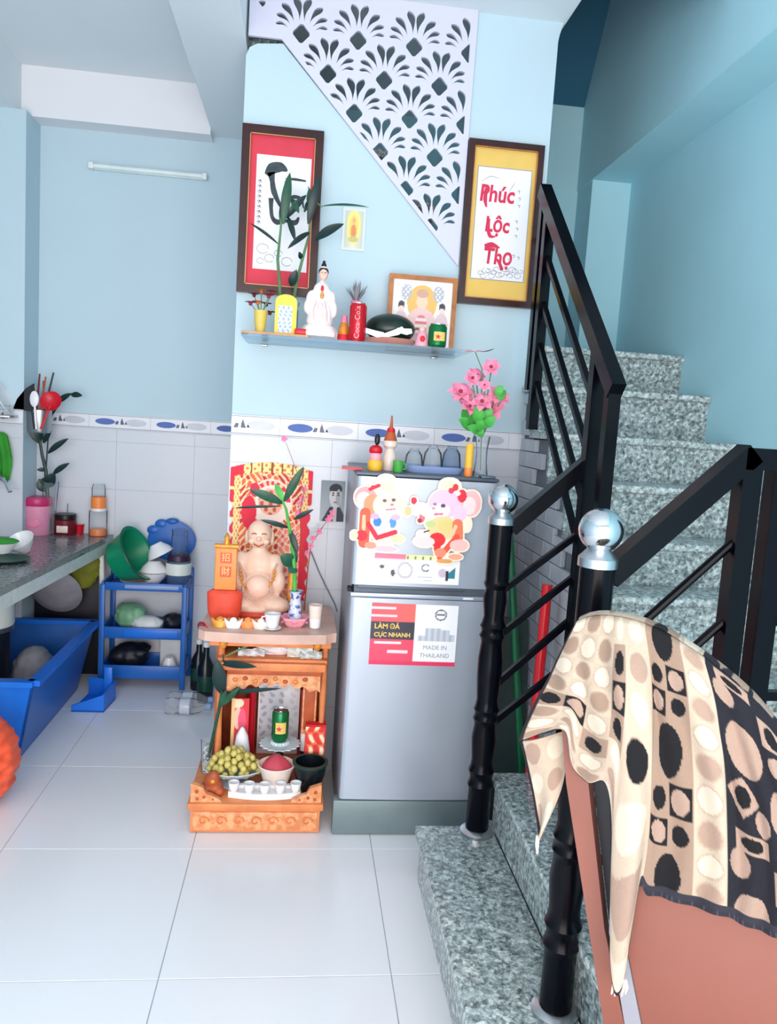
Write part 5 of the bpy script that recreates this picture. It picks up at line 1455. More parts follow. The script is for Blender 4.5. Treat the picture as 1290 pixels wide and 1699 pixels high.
# tall bottle
c = pt(163, 884); c.y = 4.14; c.x = at(163, 860, 4.14).x
o = thing('water_bottle', 'tall clear bottle with an orange band and orange drink', 'bottle', c)
h = at(163, 803, 4.14).z-CT; r = .046
obj('bottle_wall', MB().lathe([(0, 0), (r, 0), (r, h*.46), (r*.98, h*.48), (r*.74, h*.5), (r*.74, h*.92), (r*.6, h), (0, h)], c, 28), 'glass_clear', o)
obj('orange_band', MB().lathe([(r*.76, h*.53), (r*.80, h*.535), (r*.80, h*.75), (r*.76, h*.755)], c, 28), 'orange_plastic', o)
obj('white_ring', MB().lathe([(r*.78, h*.47), (r*.84, h*.475), (r*.84, h*.53), (r*.78, h*.535)], c, 28), 'ceramic_white', o)
obj('drink', MB().lathe([(0, .002), (r*.93, .002), (r*.93, h*.13), (0, h*.13)], c, 28), 'orange_drink', o)
# bowls near the camera side
def bowl(name, label, c, r, h, m, tilt=None):
    mb = MB().lathe([(0, 0), (r*.42, 0), (r*.45, h*.08), (r*.8, h*.55), (r, h), (r*.96, h), (r*.74, h*.56), (r*.4, h*.14), (0, h*.12)], (0, 0, 0), 28, mtx=tilt)
    for v in mb.bm.verts: v.co += Vector(c)
    lo = min(v.co.z for v in mb.bm.verts)
    for v in mb.bm.verts: v.co.z += c[2]-lo
    return tag(obj(name, mb, m), label, 'bowl')
c = pt(42, 918); bowl('bowl', 'white bowl tipped on its side on the counter', c, .062, .062, 'ceramic_white', Matrix.Rotation(.55, 3, 'X') @ Matrix.Rotation(-.25, 3, 'Y'))
c = pt(30, 925)
tag(obj('tray_dish', MB().lathe([(0, 0), (.07, 0), (.10, .012), (.098, .015), (.068, .005), (0, .005)], c+V((-.02, -.09, 0)), 28), 'green_dark'), 'flat dark green dish in front of the tipped bowl', 'dish')
c = pt(2, 922); bowl('bowl', 'white bowl at the left picture edge on the counter', c, .065, .06, 'ceramic_white')
c2 = c+V((0, .0, .061))
tag(obj('green_plate', MB().lathe([(0, .012), (.02, .014), (.06, .006), (.072, 0), (.07, -.003), (0, .002)], c2+V((0, 0, .0035)), 28), 'cloth_green'), 'green plate resting on the left counter bowl', 'plate')
c = pt(4, 886)
o = thing('purple_pot', 'dark purple pot with an orange rim at the left edge', 'pot', c)
obj('pot_wall', MB().lathe([(0, 0), (.05, 0), (.056, .02), (.052, .075), (0, .075)], c, 24), 'purple_dark', o)
obj('rim', MB().lathe([(.05, .073), (.056, .076), (.056, .095), (.05, .098)], c, 24), 'petal_orange', o)
obj('lid', MB().lathe([(.052, .098), (.045, .112), (.02, .124), (0, .126)], c, 24), 'hair_black', o)
# faucet
b = V((-1.50, 3.93, CT))
o = thing('faucet', 'curved chrome tap at the left edge above the counter', 'faucet', b)
tip = at(17, 816, 3.86); top_ = at(0, 792, 3.90)
obj('spout', MB().tube([b+V((0, 0, .0)), b+V((0, 0, .22)), V((b.x+.02, 3.92, top_.z+.03)), V((top_.x, 3.90, top_.z+.005)), V((at(10, 800, 3.88).x, 3.88, at(10, 800, 3.88).z)), tip], [.014, .012, .011, .011, .011, .010], 10), 'chrome', o)
obj('flange', MB().lathe([(0, 0), (.026, 0), (.024, .012), (.014, .016)], b, 20), 'chrome', o)
# green cloth hanging
hk = at(6, 722, 3.97)
o = thing('green_cloth', 'bright green cloth hanging on the pillar at the left edge', 'cloth', (hk.x, 3.97, at(6, 795, 3.97).z))
z0, z1 = at(6, 797, 3.97).z, at(6, 716, 3.97).z
mb = MB(); mb.grid(lambda a, b: V((hk.x-.075+(.10+.02*math.sin(PI*b))*a, 3.965+.012*math.sin(a*14+b*3)-.01*math.sin(PI*b), z0+(z1-z0)*b-.02*(a-.5)**2*4*(b > .5))), 20, 16)
me_ = obj('cloth_sheet', mb, 'cloth_green', o, sharp=None)
obj('hook', MB().tube([(hk.x-.03, 3.99, z1+.01), (hk.x-.03, 3.965, z1+.008), (hk.x-.03, 3.962, z1-.01)], .003, 6), 'chrome_dull', o)
# counter bamboo in a glass vase
c = V((at(83, 850, 4.10).x, 4.10, CT))
o = thing('lucky_bamboo', 'dark bamboo sprig in a clear vase behind the pink jar', 'plant', c)
hv = at(90, 800, 4.10).z-CT
obj('vase', MB().lathe([(0, 0), (.026, 0), (.03, hv*.5), (.042, hv), (.039, hv), (.027, hv*.5), (.023, .006), (0, .006)], c, 20), 'glass_clear', o)
def KP(u, v_, dy=0.): return at(u, v_, 4.09+dy)
obj('cane', MB().tube([c+V((0, 0, .02)), KP(78, 810), KP(76, 780), KP(70, 755), KP(66, 730), KP(62, 705)], [.011, .010, .009, .008, .007, .003], 8), 'leaf_dark', o)
obj('cane', MB().tube([KP(76, 780), KP(78, 755), KP(80, 725), KP(84, 700), KP(94, 662)], [.005, .004, .004, .003, .002], 8), 'leaf_dark', o)
for (bu, bv), (tu, tv), wd, m in (((78, 800), (66, 798), .04, 'leaf_dark'), ((78, 815), (64, 795), .06, 'leaf_dark'), ((80, 808), (90, 785), .06, 'leaf_dark'), ((88, 787), (114, 768), .03, 'leaf_dark'), ((80, 752), (112, 727), .032, 'leaf_dark'), ((76, 780), (61, 779), .022, 'leaf_dark'),
        ((66, 735), (54, 700), .06, 'leaf_dark'), ((72, 735), (84, 715), .03, 'leaf_dark'), ((96, 668), (118, 652), .03, 'leaf_dark'), ((118, 655), (136, 656), .03, 'leaf_dark'), ((86, 690), (108, 655), .014, 'leaf_dark'), ((66, 735), (64, 690), .05, 'leaf_dark')):
    A, B = KP(bu, bv), KP(tu, tv, -.02)
    obj('leaf', MB().leaf(A, B-A, (0, -1, .3), (B-A).length, wd, .15, 8), m, o, sharp=None)
# wall rack with utensils
c = at(62, 705, 4.03); zb = at(62, 718, 4.03).z
o = thing('utensil_holder', 'wire utensil cup hung on the tile border above the counter', 'utensil holder', (c.x, 4.06, zb))
hh = at(62, 680, 4.03).z-zb
obj('cup', MB().lathe([(0, 0), (.05, 0), (.054, .01), (.06, hh), (.057, hh), (.051, .012), (0, .008)], (c.x, 4.06, zb), 20), 'steel', o)
obj('wall_hook', MB().box(c.x-.01, c.x+.01, 4.11, YB-.012, zb+hh-.02, zb+hh-.005, .002), 'chrome_dull', o)
def stick(name, label, cat, u0, v0, u1, v1, r, m, dy=0.0, head=None, group=None):
    a, b = at(u0, v0, 4.05+dy), at(u1, v1, 4.05+dy); t = thing(name, label, cat, a, group)
    obj('shaft', MB().tube([a, (a+b)/2, b], [r, r, r*.8], 8), m, t)
    if head: head(t, b, a)
    return t
for k, (u1, v1, m) in enumerate(((66, 620, 'petal_maroon'), (76, 625, 'altar_dark'), (89, 618, 'hair_black'), (58, 640, 'stem_white'), (72, 632, 'altar_dark'))):
    stick('chopstick', ['dark red chopstick leaning left in the holder', 'brown chopstick in the middle of the holder', 'black chopstick leaning right in the holder', 'pale chopstick leaning left in the holder', 'short brown chopstick in the holder'][k], 'chopstick', 58+4*k, 712, u1, v1, .0055, m, -.02+.01*k, group='chopsticks in the utensil holder')
def ladle(t, b, a): obj('bowl', MB().lathe([(0, -.03), (.03, -.024), (.052, 0), (.05, 0), (.028, -.02), (0, -.026)], b+V((.0, 0, .02)), 20, Matrix.Rotation(1.2, 3, 'X')), 'red_plastic', t)
stick('ladle', 'red ladle standing at the right of the utensil holder', 'ladle', 68, 712, 84, 672, .006, 'red_plastic', -.045, ladle)
def spoon(t, b, a): obj('bowl', MB().ball(b, (.022, .008, .04), 14), 'ceramic_white', t)
stick('rice_spoon', 'white rice spoon in the utensil holder', 'spoon', 60, 712, 57, 662, .006, 'ceramic_white', -.05, spoon)
def fan_blade(t, b, a):
    pts = [at(20, 682, 4.0), at(28, 662, 4.0), at(42, 645, 4.0), at(56, 636, 4.0), at(58, 660, 4.0), at(54, 684, 4.0), at(36, 680, 4.0)]
    obj('blade', MB().slab(pts, (0, .008, 0)), 'dark_stuff', t)
stick('spatula', 'broad black spatula blade leaning left in the utensil holder', 'spatula', 58, 712, 54, 684, .007, 'dark_stuff', -.05, fan_blade)
# glass wall shelf at far left with plates
p0 = at(0, 688, 3.93)
o = thing('dish_shelf', 'small metal wall shelf at the left picture edge', 'shelf', (-1.45, 3.95, p0.z))
obj('shelf_plate', MB().box(-1.70, at(26, 690, 3.95).x, 3.87, 3.985, p0.z-.012, p0.z, .003), 'steel', o)
obj('shelf_rail', MB().bar((-1.70, 3.872, p0.z+.045), (at(26, 690, 3.95).x, 3.872, p0.z+.045), .008), 'chrome', o)
c = V((at(4, 660, 3.92).x, 3.93, p0.z+.0005))
tag(obj('plate', MB().lathe([(0, 0), (.04, 0), (.078, .014), (.076, .018), (.038, .005), (0, .005)], (0, 0, 0), 28, Matrix.Rotation(1.15, 3, 'Y')), 'ceramic_white', origin=(0, 0, 0)), 'white plate leaning on the small metal wall shelf', 'plate').location = c+V((-.01, 0, .075))

# ---- blue three-tier rack
RX0, RX1, RY0, RY1 = -.968, -.562, 3.955, 4.18
rk = thing('storage_rack', 'blue plastic three-tier rack standing against the tiles', 'rack', ((RX0+RX1)/2, (RY0+RY1)/2, 0))
for x, y in ((RX0, RY0), (RX1, RY0), (RX0, RY1), (RX1, RY1)):
    obj('post', MB().box(x-.013, x+.013, y-.011, y+.011, .001, .60 if y == RY1 else .545, .004), 'blue_plastic', rk)
for z0, z1 in ((.055, .125), (.265, .325), (.515, .556)):
    mb = MB().box(RX0+.01, RX1-.01, RY0, RY1, z0, z0+.012)
    mb.box(RX0+.01, RX1-.01, RY0-.006, RY0+.006, z0, z1, .004).box(RX0+.01, RX1-.01, RY1-.006, RY1+.006, z0, z1, .004)
    mb.box(RX0-.006, RX0+.006, RY0, RY1, z0, z1, .004).box(RX1-.006, RX1+.006, RY0, RY1, z0, z1, .004)
    t = obj('shelf_tray', mb, 'blue_plastic', rk)
    if z0 > .2: obj('front_label', MB().box(RX0+.11, RX1-.03, RY0-.009, RY0-.005, z0+.012, z1-.01, .002), 'blue_pale' if z0 > .4 else 'blue_bright', t)
RT = .5275
# green basin tipped against bowls
c = at(207, 925, 4.03)
mtx = Matrix.Rotation(math.radians(62), 3, 'Y') @ Matrix.Rotation(.2, 3, 'X')
bs = thing('basin', 'green plastic basin tipped on its side on the blue rack', 'basin', (c.x, c.y, RT))
prof = [(0, -.075), (.095, -.075), (.105, -.07), (.14, .04), (.15, .055), (.15, .062), (.136, .055), (.10, -.06), (0, -.066)]
prof = [(r*.97, z*.95) for r, z in prof]
lowz = min((mtx @ V((r*math.cos(a), r*math.sin(a), z))).z for r, z in prof for a in [k*PI/24 for k in range(48)])
cc = V((-.855, 4.02, RT+.0265-lowz))
obj('basin_shell', MB().lathe(prof, cc, 40, mtx), 'green_basin', bs)
obj('rolled_rim', MB().lathe([(.139, .054), (.147, .059), (.149, .053), (.142, .048)], cc, 40, mtx), 'green_dark', bs)
# plate and bowls
c = V((at(225, 972, 4.03).x, 4.035, RT))
tag(obj('plate', MB().lathe([(0, 0), (.06, 0), (.095, .022), (.092, .026), (.058, .006), (0, .006)], c+V((.01, .03, 0)), 32), 'ceramic_cream'), 'cream plate lying flat under the tipped green basin', 'plate')
zb = RT+.0265
bowl('bowl', 'white bowl standing upright at the bottom of the rack stack', V((at(238, 960, 4.02).x+.045, 4.05, zb-.018)), .076, .062, 'ceramic_white')
bowl('bowl', 'white bowl stacked in the middle of the rack stack', V((at(240, 940, 4.02).x+.043, 4.052, zb+.046)), .072, .056, 'ceramic_white', Matrix.Rotation(PI, 3, 'X'))
bowl('bowl', 'white bowl tilted on top of the rack stack', V((at(242, 925, 4.02).x+.040, 4.054, zb+.10)), .072, .062, 'ceramic_white', Matrix.Rotation(PI-.5, 3, 'Y'))
# blue lid against the wall
c = at(285, 897, 4.16)
mb = MB().lathe([(0, 0), (.118, 0), (.125, .006), (.125, .012), (.11, .016), (0, .02)], (0, 0, 0), 40, Matrix.Rotation(PI/2, 3, 'X'), lobes=0)
mb.ball((-.095, -.008, .06), (.035, .012, .03), 12).ball((-.055, -.008, .10), (.035, .012, .03), 12).ball((0, -.008, .118), (.035, .012, .022), 12)
o = obj('pot_lid', mb, 'blue_plastic', origin=(0, 0, 0)); o.location = (c.x, 4.172, c.z); o.scale = (1, 1, .86)
tag(o, 'round blue plastic lid with a scalloped edge leaning on the kitchen tiles', 'lid')
# glass jug with white band
c = V((at(297, 972, 4.0).x-.010, 4.04, RT)); h = at(297, 880, 4.01).z-RT
o = thing('glass_jug', 'clear glass jug with a wide white band at the right of the rack', 'jug', c)
obj('jug_wall', MB().lathe([(0, 0), (.056, 0), (.06, .01), (.06, h*.42), (.05, h*.5), (.042, h*.56), (.038, h*.97), (.042, h), (.038, h), (.034, h*.9), (0, h*.88)], c, 28), 'glass_blue', o)
obj('white_band', MB().lathe([(.061, h*.22), (.0645, h*.225), (.0645, h*.42), (.061, h*.425)], c, 28), 'enamel_white', o)
obj('dark_ring', MB().lathe([(.058, h*.46), (.061, h*.47), (.055, h*.56), (.046, h*.57)], c, 28), 'purple_dark', o)
# middle tier bags
def lump(name, label, cat, c, r, m, seed, n=5):
    rr = random.Random(seed); parts = [(V(c), r)]
    for k in range(n): parts.append((V(c)+V((rr.uniform(-.7, .7)*r[0], rr.uniform(-.5, .5)*r[1], rr.uniform(-.1, .6)*r[2])), tuple(q*rr.uniform(.4, .6) for q in r)))
    mb = MB()
    for p, q in parts: mb.ball(p, q, 10)
    me = bpy.data.meshes.new(name); mb.bm.to_mesh(me); mb.bm.free()
    out = evaluated(me, [('REMESH', dict(mode='VOXEL', voxel_size=.008)), ('SMOOTH', dict(factor=.5, iterations=3))])
    lo = min(v.co.z for v in out.vertices)
    for v in out.vertices:
        v.co.z += c[2]-r[2]-lo
        w_ = 1+.07*math.sin(v.co.x*140+seed)*math.sin(v.co.z*120+seed*2)
        v.co.x = c[0]+(v.co.x-c[0])*w_
    return tag(finish(name, out, m, sharp=None), label, cat)
lump('plastic_bag', 'pale green plastic bag on the middle tier of the blue rack', 'bag', (-.85, 4.07, .28+.075), (.085, .07, .075), 'green_bag', 1)
lump('plastic_bag', 'white plastic bag at the front of the middle rack tier', 'bag', (-.755, 4.02, .28+.05), (.085, .05, .045), 'white_bag', 2)
lump('plastic_bag', 'dark bag at the right of the middle rack tier', 'bag', (-.635, 4.07, .28+.05), (.06, .07, .05), 'dark_stuff', 3)
lump('plastic_bag', 'dark bag filling the left of the bottom rack tier', 'bag', (-.85, 4.07, .07+.075), (.10, .08, .072), 'dark_stuff', 4)
tag(obj('white_box', MB().box(-.70, -.59, 4.085, 4.16, .0675, .235, .006), 'white_bag'), 'white carton at the back of the bottom rack tier', 'box')
bowl('bowl', 'white bowl turned over in the bottom rack tier', V((-.64, 4.022, .0675)), .052, .085, 'ceramic_white', Matrix.Rotation(PI, 3, 'X'))

# ---- big blue tub under the counter
tb = thing('plastic_tub', 'large deep blue plastic tub with a handle opening under the counter', 'tub', (-1.25, 3.53, 0))
def wall_q(a0, b0, a1, b1): return [a0, b0, b1, a1]
bx0, bx1, by0, by1 = -1.46, -1.075, 3.11, 3.92
tx0, tx1, ty0, ty1, tz = -1.52, -1.005, 3.07, 3.98, .335
def P4(z):
    t = z/tz
    return [V((bx0+(tx0-bx0)*t, by0+(ty0-by0)*t, z+.001)), V((bx1+(tx1-bx1)*t, by0+(ty0-by0)*t, z+.001)), V((bx1+(tx1-bx1)*t, by1+(ty1-by1)*t, z+.001)), V((bx0+(tx0-bx0)*t, by1+(ty1-by1)*t, z+.001))]
A, B = P4(0), P4(tz)
obj('floor_panel', MB().slab(P4(0.0), (0, 0, .008)), 'blue_deep', tb)
obj('side_wall', MB().slab([A[1], A[2], B[2], B[1]], (-.01, 0, 0)), 'blue_plastic', tb)
obj('side_wall', MB().slab([A[0], A[3], B[3], B[0]], (.01, 0, 0)), 'blue_plastic', tb)
obj('end_wall', MB().slab([A[2], A[3], B[3], B[2]], (0, -.01, 0)), 'blue_plastic', tb)
# near end with arched opening
def E(s, z):
    t = z/tz; x0_, x1_ = bx0+(tx0-bx0)*t, bx1+(tx1-bx1)*t
    return V((x0_+(x1_-x0_)*s, by0+(ty0-by0)*t, z+.001))
mb = MB()
pts = [(0, 0), (.18, 0), (.18, .16), (.22, .205), (.30, .225), (.66, .225), (.76, .20), (.80, .16), (.80, 0), (1, 0), (1, tz), (0, tz)]
mb.slab([E(s, z) for s, z in pts], (0, .012, 0))
obj('end_wall', mb, 'blue_bright', tb)
mb = MB()
ring_pts = [B[0], B[1], B[2], B[3]]
for k in range(4): mb.bar(ring_pts[k], ring_pts[(k+1) % 4], .045, .022)
obj('rim', mb, 'blue_bright', tb)
# contents
lump('cloth_bundle', 'grey-pink bundle lying in the blue tub', 'bundle', (-1.20, 3.66, .01+.15), (.10, .13, .15), 'grey_cloth', 7, 2)
lump('red_bundle', 'red and brown bundle at the front inside the blue tub', 'bundle', (-1.20, 3.29, .01+.12), (.10, .085, .12), 'maroon', 8, 2)
c = V((-1.36, 3.52, .0105))
o = thing('cooking_pot', 'white enamel pot with steel base standing in the blue tub', 'pot', c)
hz = at(20, 1045, 3.52).z
obj('stand', MB().lathe([(0, 0), (.09, 0), (.10, hz-c.z-.01), (0, hz-c.z-.01)], c, 24), 'dark_stuff', o)
obj('pot_base', MB().lathe([(.09, hz-c.z-.01), (.115, hz-c.z), (.118, hz-c.z+.022), (.112, hz-c.z+.024)], c, 32), 'steel', o)
obj('pot_wall', MB().lathe([(.113, hz-c.z+.02), (.118, hz-c.z+.03), (.118, hz-c.z+.15), (.122, hz-c.z+.16), (.10, hz-c.z+.165), (0, hz-c.z+.17)], c, 32), 'enamel_white', o)
# bags behind the tub
lump('olive_bag', 'olive green bag hanging under the counter beside the rack', 'bag', (-1.09, 4.06, .60), (.085, .06, .11), 'olive_cloth', 9, 5)
zr = .358
mtx = Matrix.Rotation(math.radians(-62), 3, 'X')
prof = [(0, -.045), (.07, -.038), (.12, -.012), (.14, 0), (.137, .003), (.116, -.008), (.066, -.032), (0, -.039)]
lo = min((mtx @ V((r*math.cos(a), r*math.sin(a), z))).z for r, z in prof for a in [q*PI/24 for q in range(48)])
tag(obj('wok', MB().lathe(prof, (-1.21, 4.02, zr-lo), 36, mtx, sx=.9), 'grey_cloth'), 'dull grey pan leaning under the counter on the tub rim', 'pan')
tag(obj('dark_filler', MB().box(-1.365, -1.02, 4.16, 4.185, .001, .64, .004), 'dark_stuff'), 'dark navy panel added to darken the tiles under the counter', 'board')  # added panel, stands in for the dark below the counter
# white pipe, dark shoes
tag(obj('drain_pipe', MB().tube([(-.992, 4.045, .001), (-.992, 4.045, .30), (-.994, 4.05, .50), (-1.0, 4.05, CZ-.086)], .014, 12), 'enamel_white'), 'white drain pipe running down beside the blue rack', 'pipe')
# crate added to darken the space below the counter, left of the tub
o = thing('filler_crate', 'dark navy crate added to darken the space under the counter', 'crate', (-1.63, 3.4, 0))
mb = MB()
obj('crate_box', MB().box(-1.69, -1.55, 2.7, 3.9, .001, .60, .01), 'dark_stuff', o)
obj('crate_rim', MB().box(-1.695, -1.545, 2.695, 3.905, .55, .605, .008), 'blue_deep', o)
# dustpan
dp = thing('dustpan', 'bright blue dustpan with an upright handle on the floor', 'dustpan', (-.93, 3.74, 0))
a0, a1 = atz(118, 1181, 0.001), atz(172, 1182, .001)
a2, a3 = atz(192, 1160, .001), V((-1.0, 3.86, .001))
hh = .095
obj('scoop', MB().slab([a0, a1, a2, a3], (0, 0, .008)).slab([a1, a2, a2+V((0, 0, hh)), a1+V((0, 0, hh*.9))], (-.008, 0, 0)).slab([a0, a1, a1+V((0, 0, hh*.9)), a0+V((0, 0, .03))], (0, .008, 0)).slab([a3, a2, a2+V((0, 0, hh)), a3+V((0, 0, hh))], (0, -.008, 0)), 'blue_bright', dp)
hb = V((a2.x-.035, a2.y+.0, hh*.6))
obj('handle', MB().box(hb.x-.02, hb.x+.02, hb.y-.02, hb.y-.002, hh*.3, at(176, 1105, a2.y).z, .006), 'blue_bright', dp)
# clear plastic pack lying on the floor
a0 = atz(271, 1191, 0); a1 = atz(338, 1191, 0)
for q_ in range(2):
    y = 3.63+.085*q_
    o = thing('plastic_bottle', ['nearer clear plastic bottle lying on the floor beside the altar', 'farther clear plastic bottle lying on the floor beside the altar'][q_], 'bottle', (a0.x+.1, y, 0), 'clear bottles lying on the floor')
    obj('bottle_wall', MB().lathe([(0, 0), (.034, 0), (.038, .01), (.038, .05), (.034, .056), (.038, .062), (.038, .13), (.03, .16), (.014, .185), (.014, .205), (0, .206)], (a0.x+.0, y, .0395), 20, Matrix.Rotation(PI/2, 3, 'Y')), 'cellophane', o)
    obj('cap', MB().lathe([(.016, .19), (.017, .192), (.017, .212), (0, .213)], (a0.x, y, .0395), 14, Matrix.Rotation(PI/2, 3, 'Y')), 'blue_pale', o)
    obj('label_wrap', MB().lathe([(.0384, .07), (.0388, .071), (.0388, .115), (.0384, .116)], (a0.x, y, .0395), 20, Matrix.Rotation(PI/2, 3, 'Y')), 'clear_plastic_solid', o)
# dark bottles between rack and altar
for k, (u, y, h, lab) in enumerate(((338, 3.80, .30, 'dark glass bottle with white cap standing between rack and altar'), (326, 3.98, .26, 'dark glass bottle standing behind, next to the blue rack'))):
    x = at(u, 1120, y).x; c = V((x+.01, y, .001))
    o = thing('dark_bottle', lab, 'bottle', c, 'dark bottles beside the rack')
    obj('bottle_glass', MB().lathe([(0, 0), (.038, 0), (.04, .006), (.04, h*.6), (.015, h*.78), (.014, h), (0, h)], c, 22), 'black_gloss', o)
    obj('cap', MB().lathe([(.0145, h-.02), (.0165, h-.018), (.0165, h+.004), (0, h+.005)], c, 14), 'ceramic_white', o)
    obj('label_band', MB().lathe([(.0405, h*.2), (.041, h*.21), (.041, h*.45), (.0405, h*.46)], c, 22), 'green_dark', o)
# orange bag at the left edge
c = atz(-30, 1350, 0)
lump('orange_bag', 'orange-red plastic bag standing on the floor at the left edge', 'bag', (at(-32, 1330, 2.75).x, 2.75, .001+.17), (.13, .14, .17), 'orange_bag', 12, 4)

# ================================================================ gap beside the stairs: broom sticks
gx, gy = at(868, 1215, 2.62).x, 2.62
o = thing('broom', 'broom with a green handle and red tip leaning beside the stairs', 'broom', (gx, gy, 0))
p1 = at(846, 884, 2.60); p0 = V((at(876, 1235, 2.58).x, 2.56, .09))
d = (p1-p0)
obj('broom_handle', MB().tube([p0, p1], .0135, 12), 'handle_green', o)
obj('handle_tip', MB().tube([p1-d.normalized()*.004, p1+d.normalized()*.02], [.015, .012], 12), 'handle_red', o)
obj('broom_head', MB().slab([(p0.x-.05, 2.53, .001), (p0.x+.05, 2.53, .001), (p0.x+.03, 2.54, .11), (p0.x-.03, 2.54, .11)], (0, .04, 0)), 'green_dark', o)
o = thing('mop', 'flat red mop pole leaning against the stair flank', 'mop', (.80, 2.5, 0))
p1 = at(909, 970, 2.47); p0 = V((at(884, 1200, 2.42).x, 2.40, .10)); d = p1-p0
obj('mop_pole', MB().tube([p0, p1], .0175, 12), 'handle_red', o)
obj('mop_head', MB().box(p0.x-.06, p0.x+.03, p0.y-.03, p0.y+.03, .001, .12, .02), 'grey_cloth', o)
x0, x1 = at(828, 1240, 2.70).x, at(905, 1200, 2.62).x
tag(obj('green_slab', MB().slab([(.70, 2.68, .001), (.865, 2.62, .001), (.872, 2.76, .74), (.72, 2.80, .74)], (0, .02, 0)), 'slab_green'), 'dark green slab leaning behind the broom beside the stairs', 'mat')  # plain dark green slab leaning in the gap

# ================================================================ brown chair with towel
PX, PK_ = .65, 1.6825                       # chair back plane: Y + PX*X = PK_
NRM = V((PX, 1, 0)).normalized()            # pointing away from the camera
ALG = V((1, -PX, 0)).normalized()           # along the chair back, to the right
def onp(u, v, off=0.0):
    d = R_RIGHT*((u-645)/F_PX) + R_DOWN*((v-849.5)/F_PX) + R_FWD
    k = (PK_ + off*math.hypot(PX, 1))/(d.y+PX*d.x)
    return V((0, 0, CAM_H)) + d*k
O = onp(950, 1300); O.z = 0
def cp(s, z, off=0.0): p = O+ALG*s+NRM*off; return V((p.x, p.y, z))
def s_of(u, v): return (onp(u, v)-O).dot(ALG)
ch = thing('chair', 'brown high-backed chair under the patterned towel in the foreground', 'chair', cp(.22, 0))
W_ = .46
def bar_s(pts, t0, t1): # closed (s,z) outline extruded through the back thickness
    mb = MB(); mb.slab([cp(s, z, t0) for s, z in pts], NRM*(t1-t0)); return mb
def pxp(pts, t0, t1):
    """outline given where its corners stand on the chair-back plane"""
    mb = MB(); mb.slab([onp(u, v) + NRM*t0 for u, v in pts], NRM*(t1-t0)); return mb
obj('back_stile', pxp([(930, 1180), (962, 1150), (978, 1311), (1003, 1540), (1036, 1699), (1056, 1790), (1018, 1790), (1002, 1699), (968, 1480), (940, 1300)], 0, .035), 'chair_brown', ch)
top = [(.005, .96), (.0, 1.04), (.03, 1.075), (.09, 1.085), (.17, 1.07), (.25, 1.035), (.33, .98), (.40, .92), (W_-.01, .86), (W_-.02, .80), (.36, .86), (.25, .93), (.12, .96)]
obj('top_rail', bar_s(top, -.004, .044), 'chair_brown', ch)
obj('panel_edging', pxp([(1012, 1250), (1026, 1250), (1028, 1350), (1036, 1560), (1064, 1699), (1086, 1790), (1058, 1790), (1037, 1699), (1011, 1547), (1018, 1350)], .0, .030), 'chair_edge', ch)
obj('back_panel', pxp([(1027, 1250), (1100, 1120), (1200, 1190), (1275, 1260), (1290, 1400), (1330, 1570), (1350, 1700), (1362, 1790), (1087, 1790), (1065, 1699), (1037, 1560), (1029, 1350)], .004, .026), 'chair_brown', ch)
obj('back_stile', pxp([(1268, 1250), (1330, 1310), (1372, 1570), (1398, 1790), (1364, 1790), (1352, 1700), (1332, 1570), (1292, 1400)], -.012, .035), 'chair_brown', ch)
obj('slot_dark', pxp([(962, 1250), (1020, 1250), (1018, 1350), (1012, 1547), (1006, 1540), (980, 1311)], .028, .036), 'hair_black', ch)  # black sheet stands in for the shade inside the open slot
# low seat towards the camera, and legs
seat = [cp(-.005, .19, .03), cp(W_+.005, .19, .03), cp(W_+.02, .17, -.40), cp(-.02, .17, -.40)]
obj('seat', MB().slab(seat, (0, 0, .05)), 'chair_brown', ch)
for s, off in ((.05, .012), (W_-.03, .012), (.02, -.37), (W_-.02, -.37)):
    obj('leg', MB().bar(cp(s, .001, off), cp(s, .26 if off > 0 else .18, off), .036), 'chair_brown', ch)

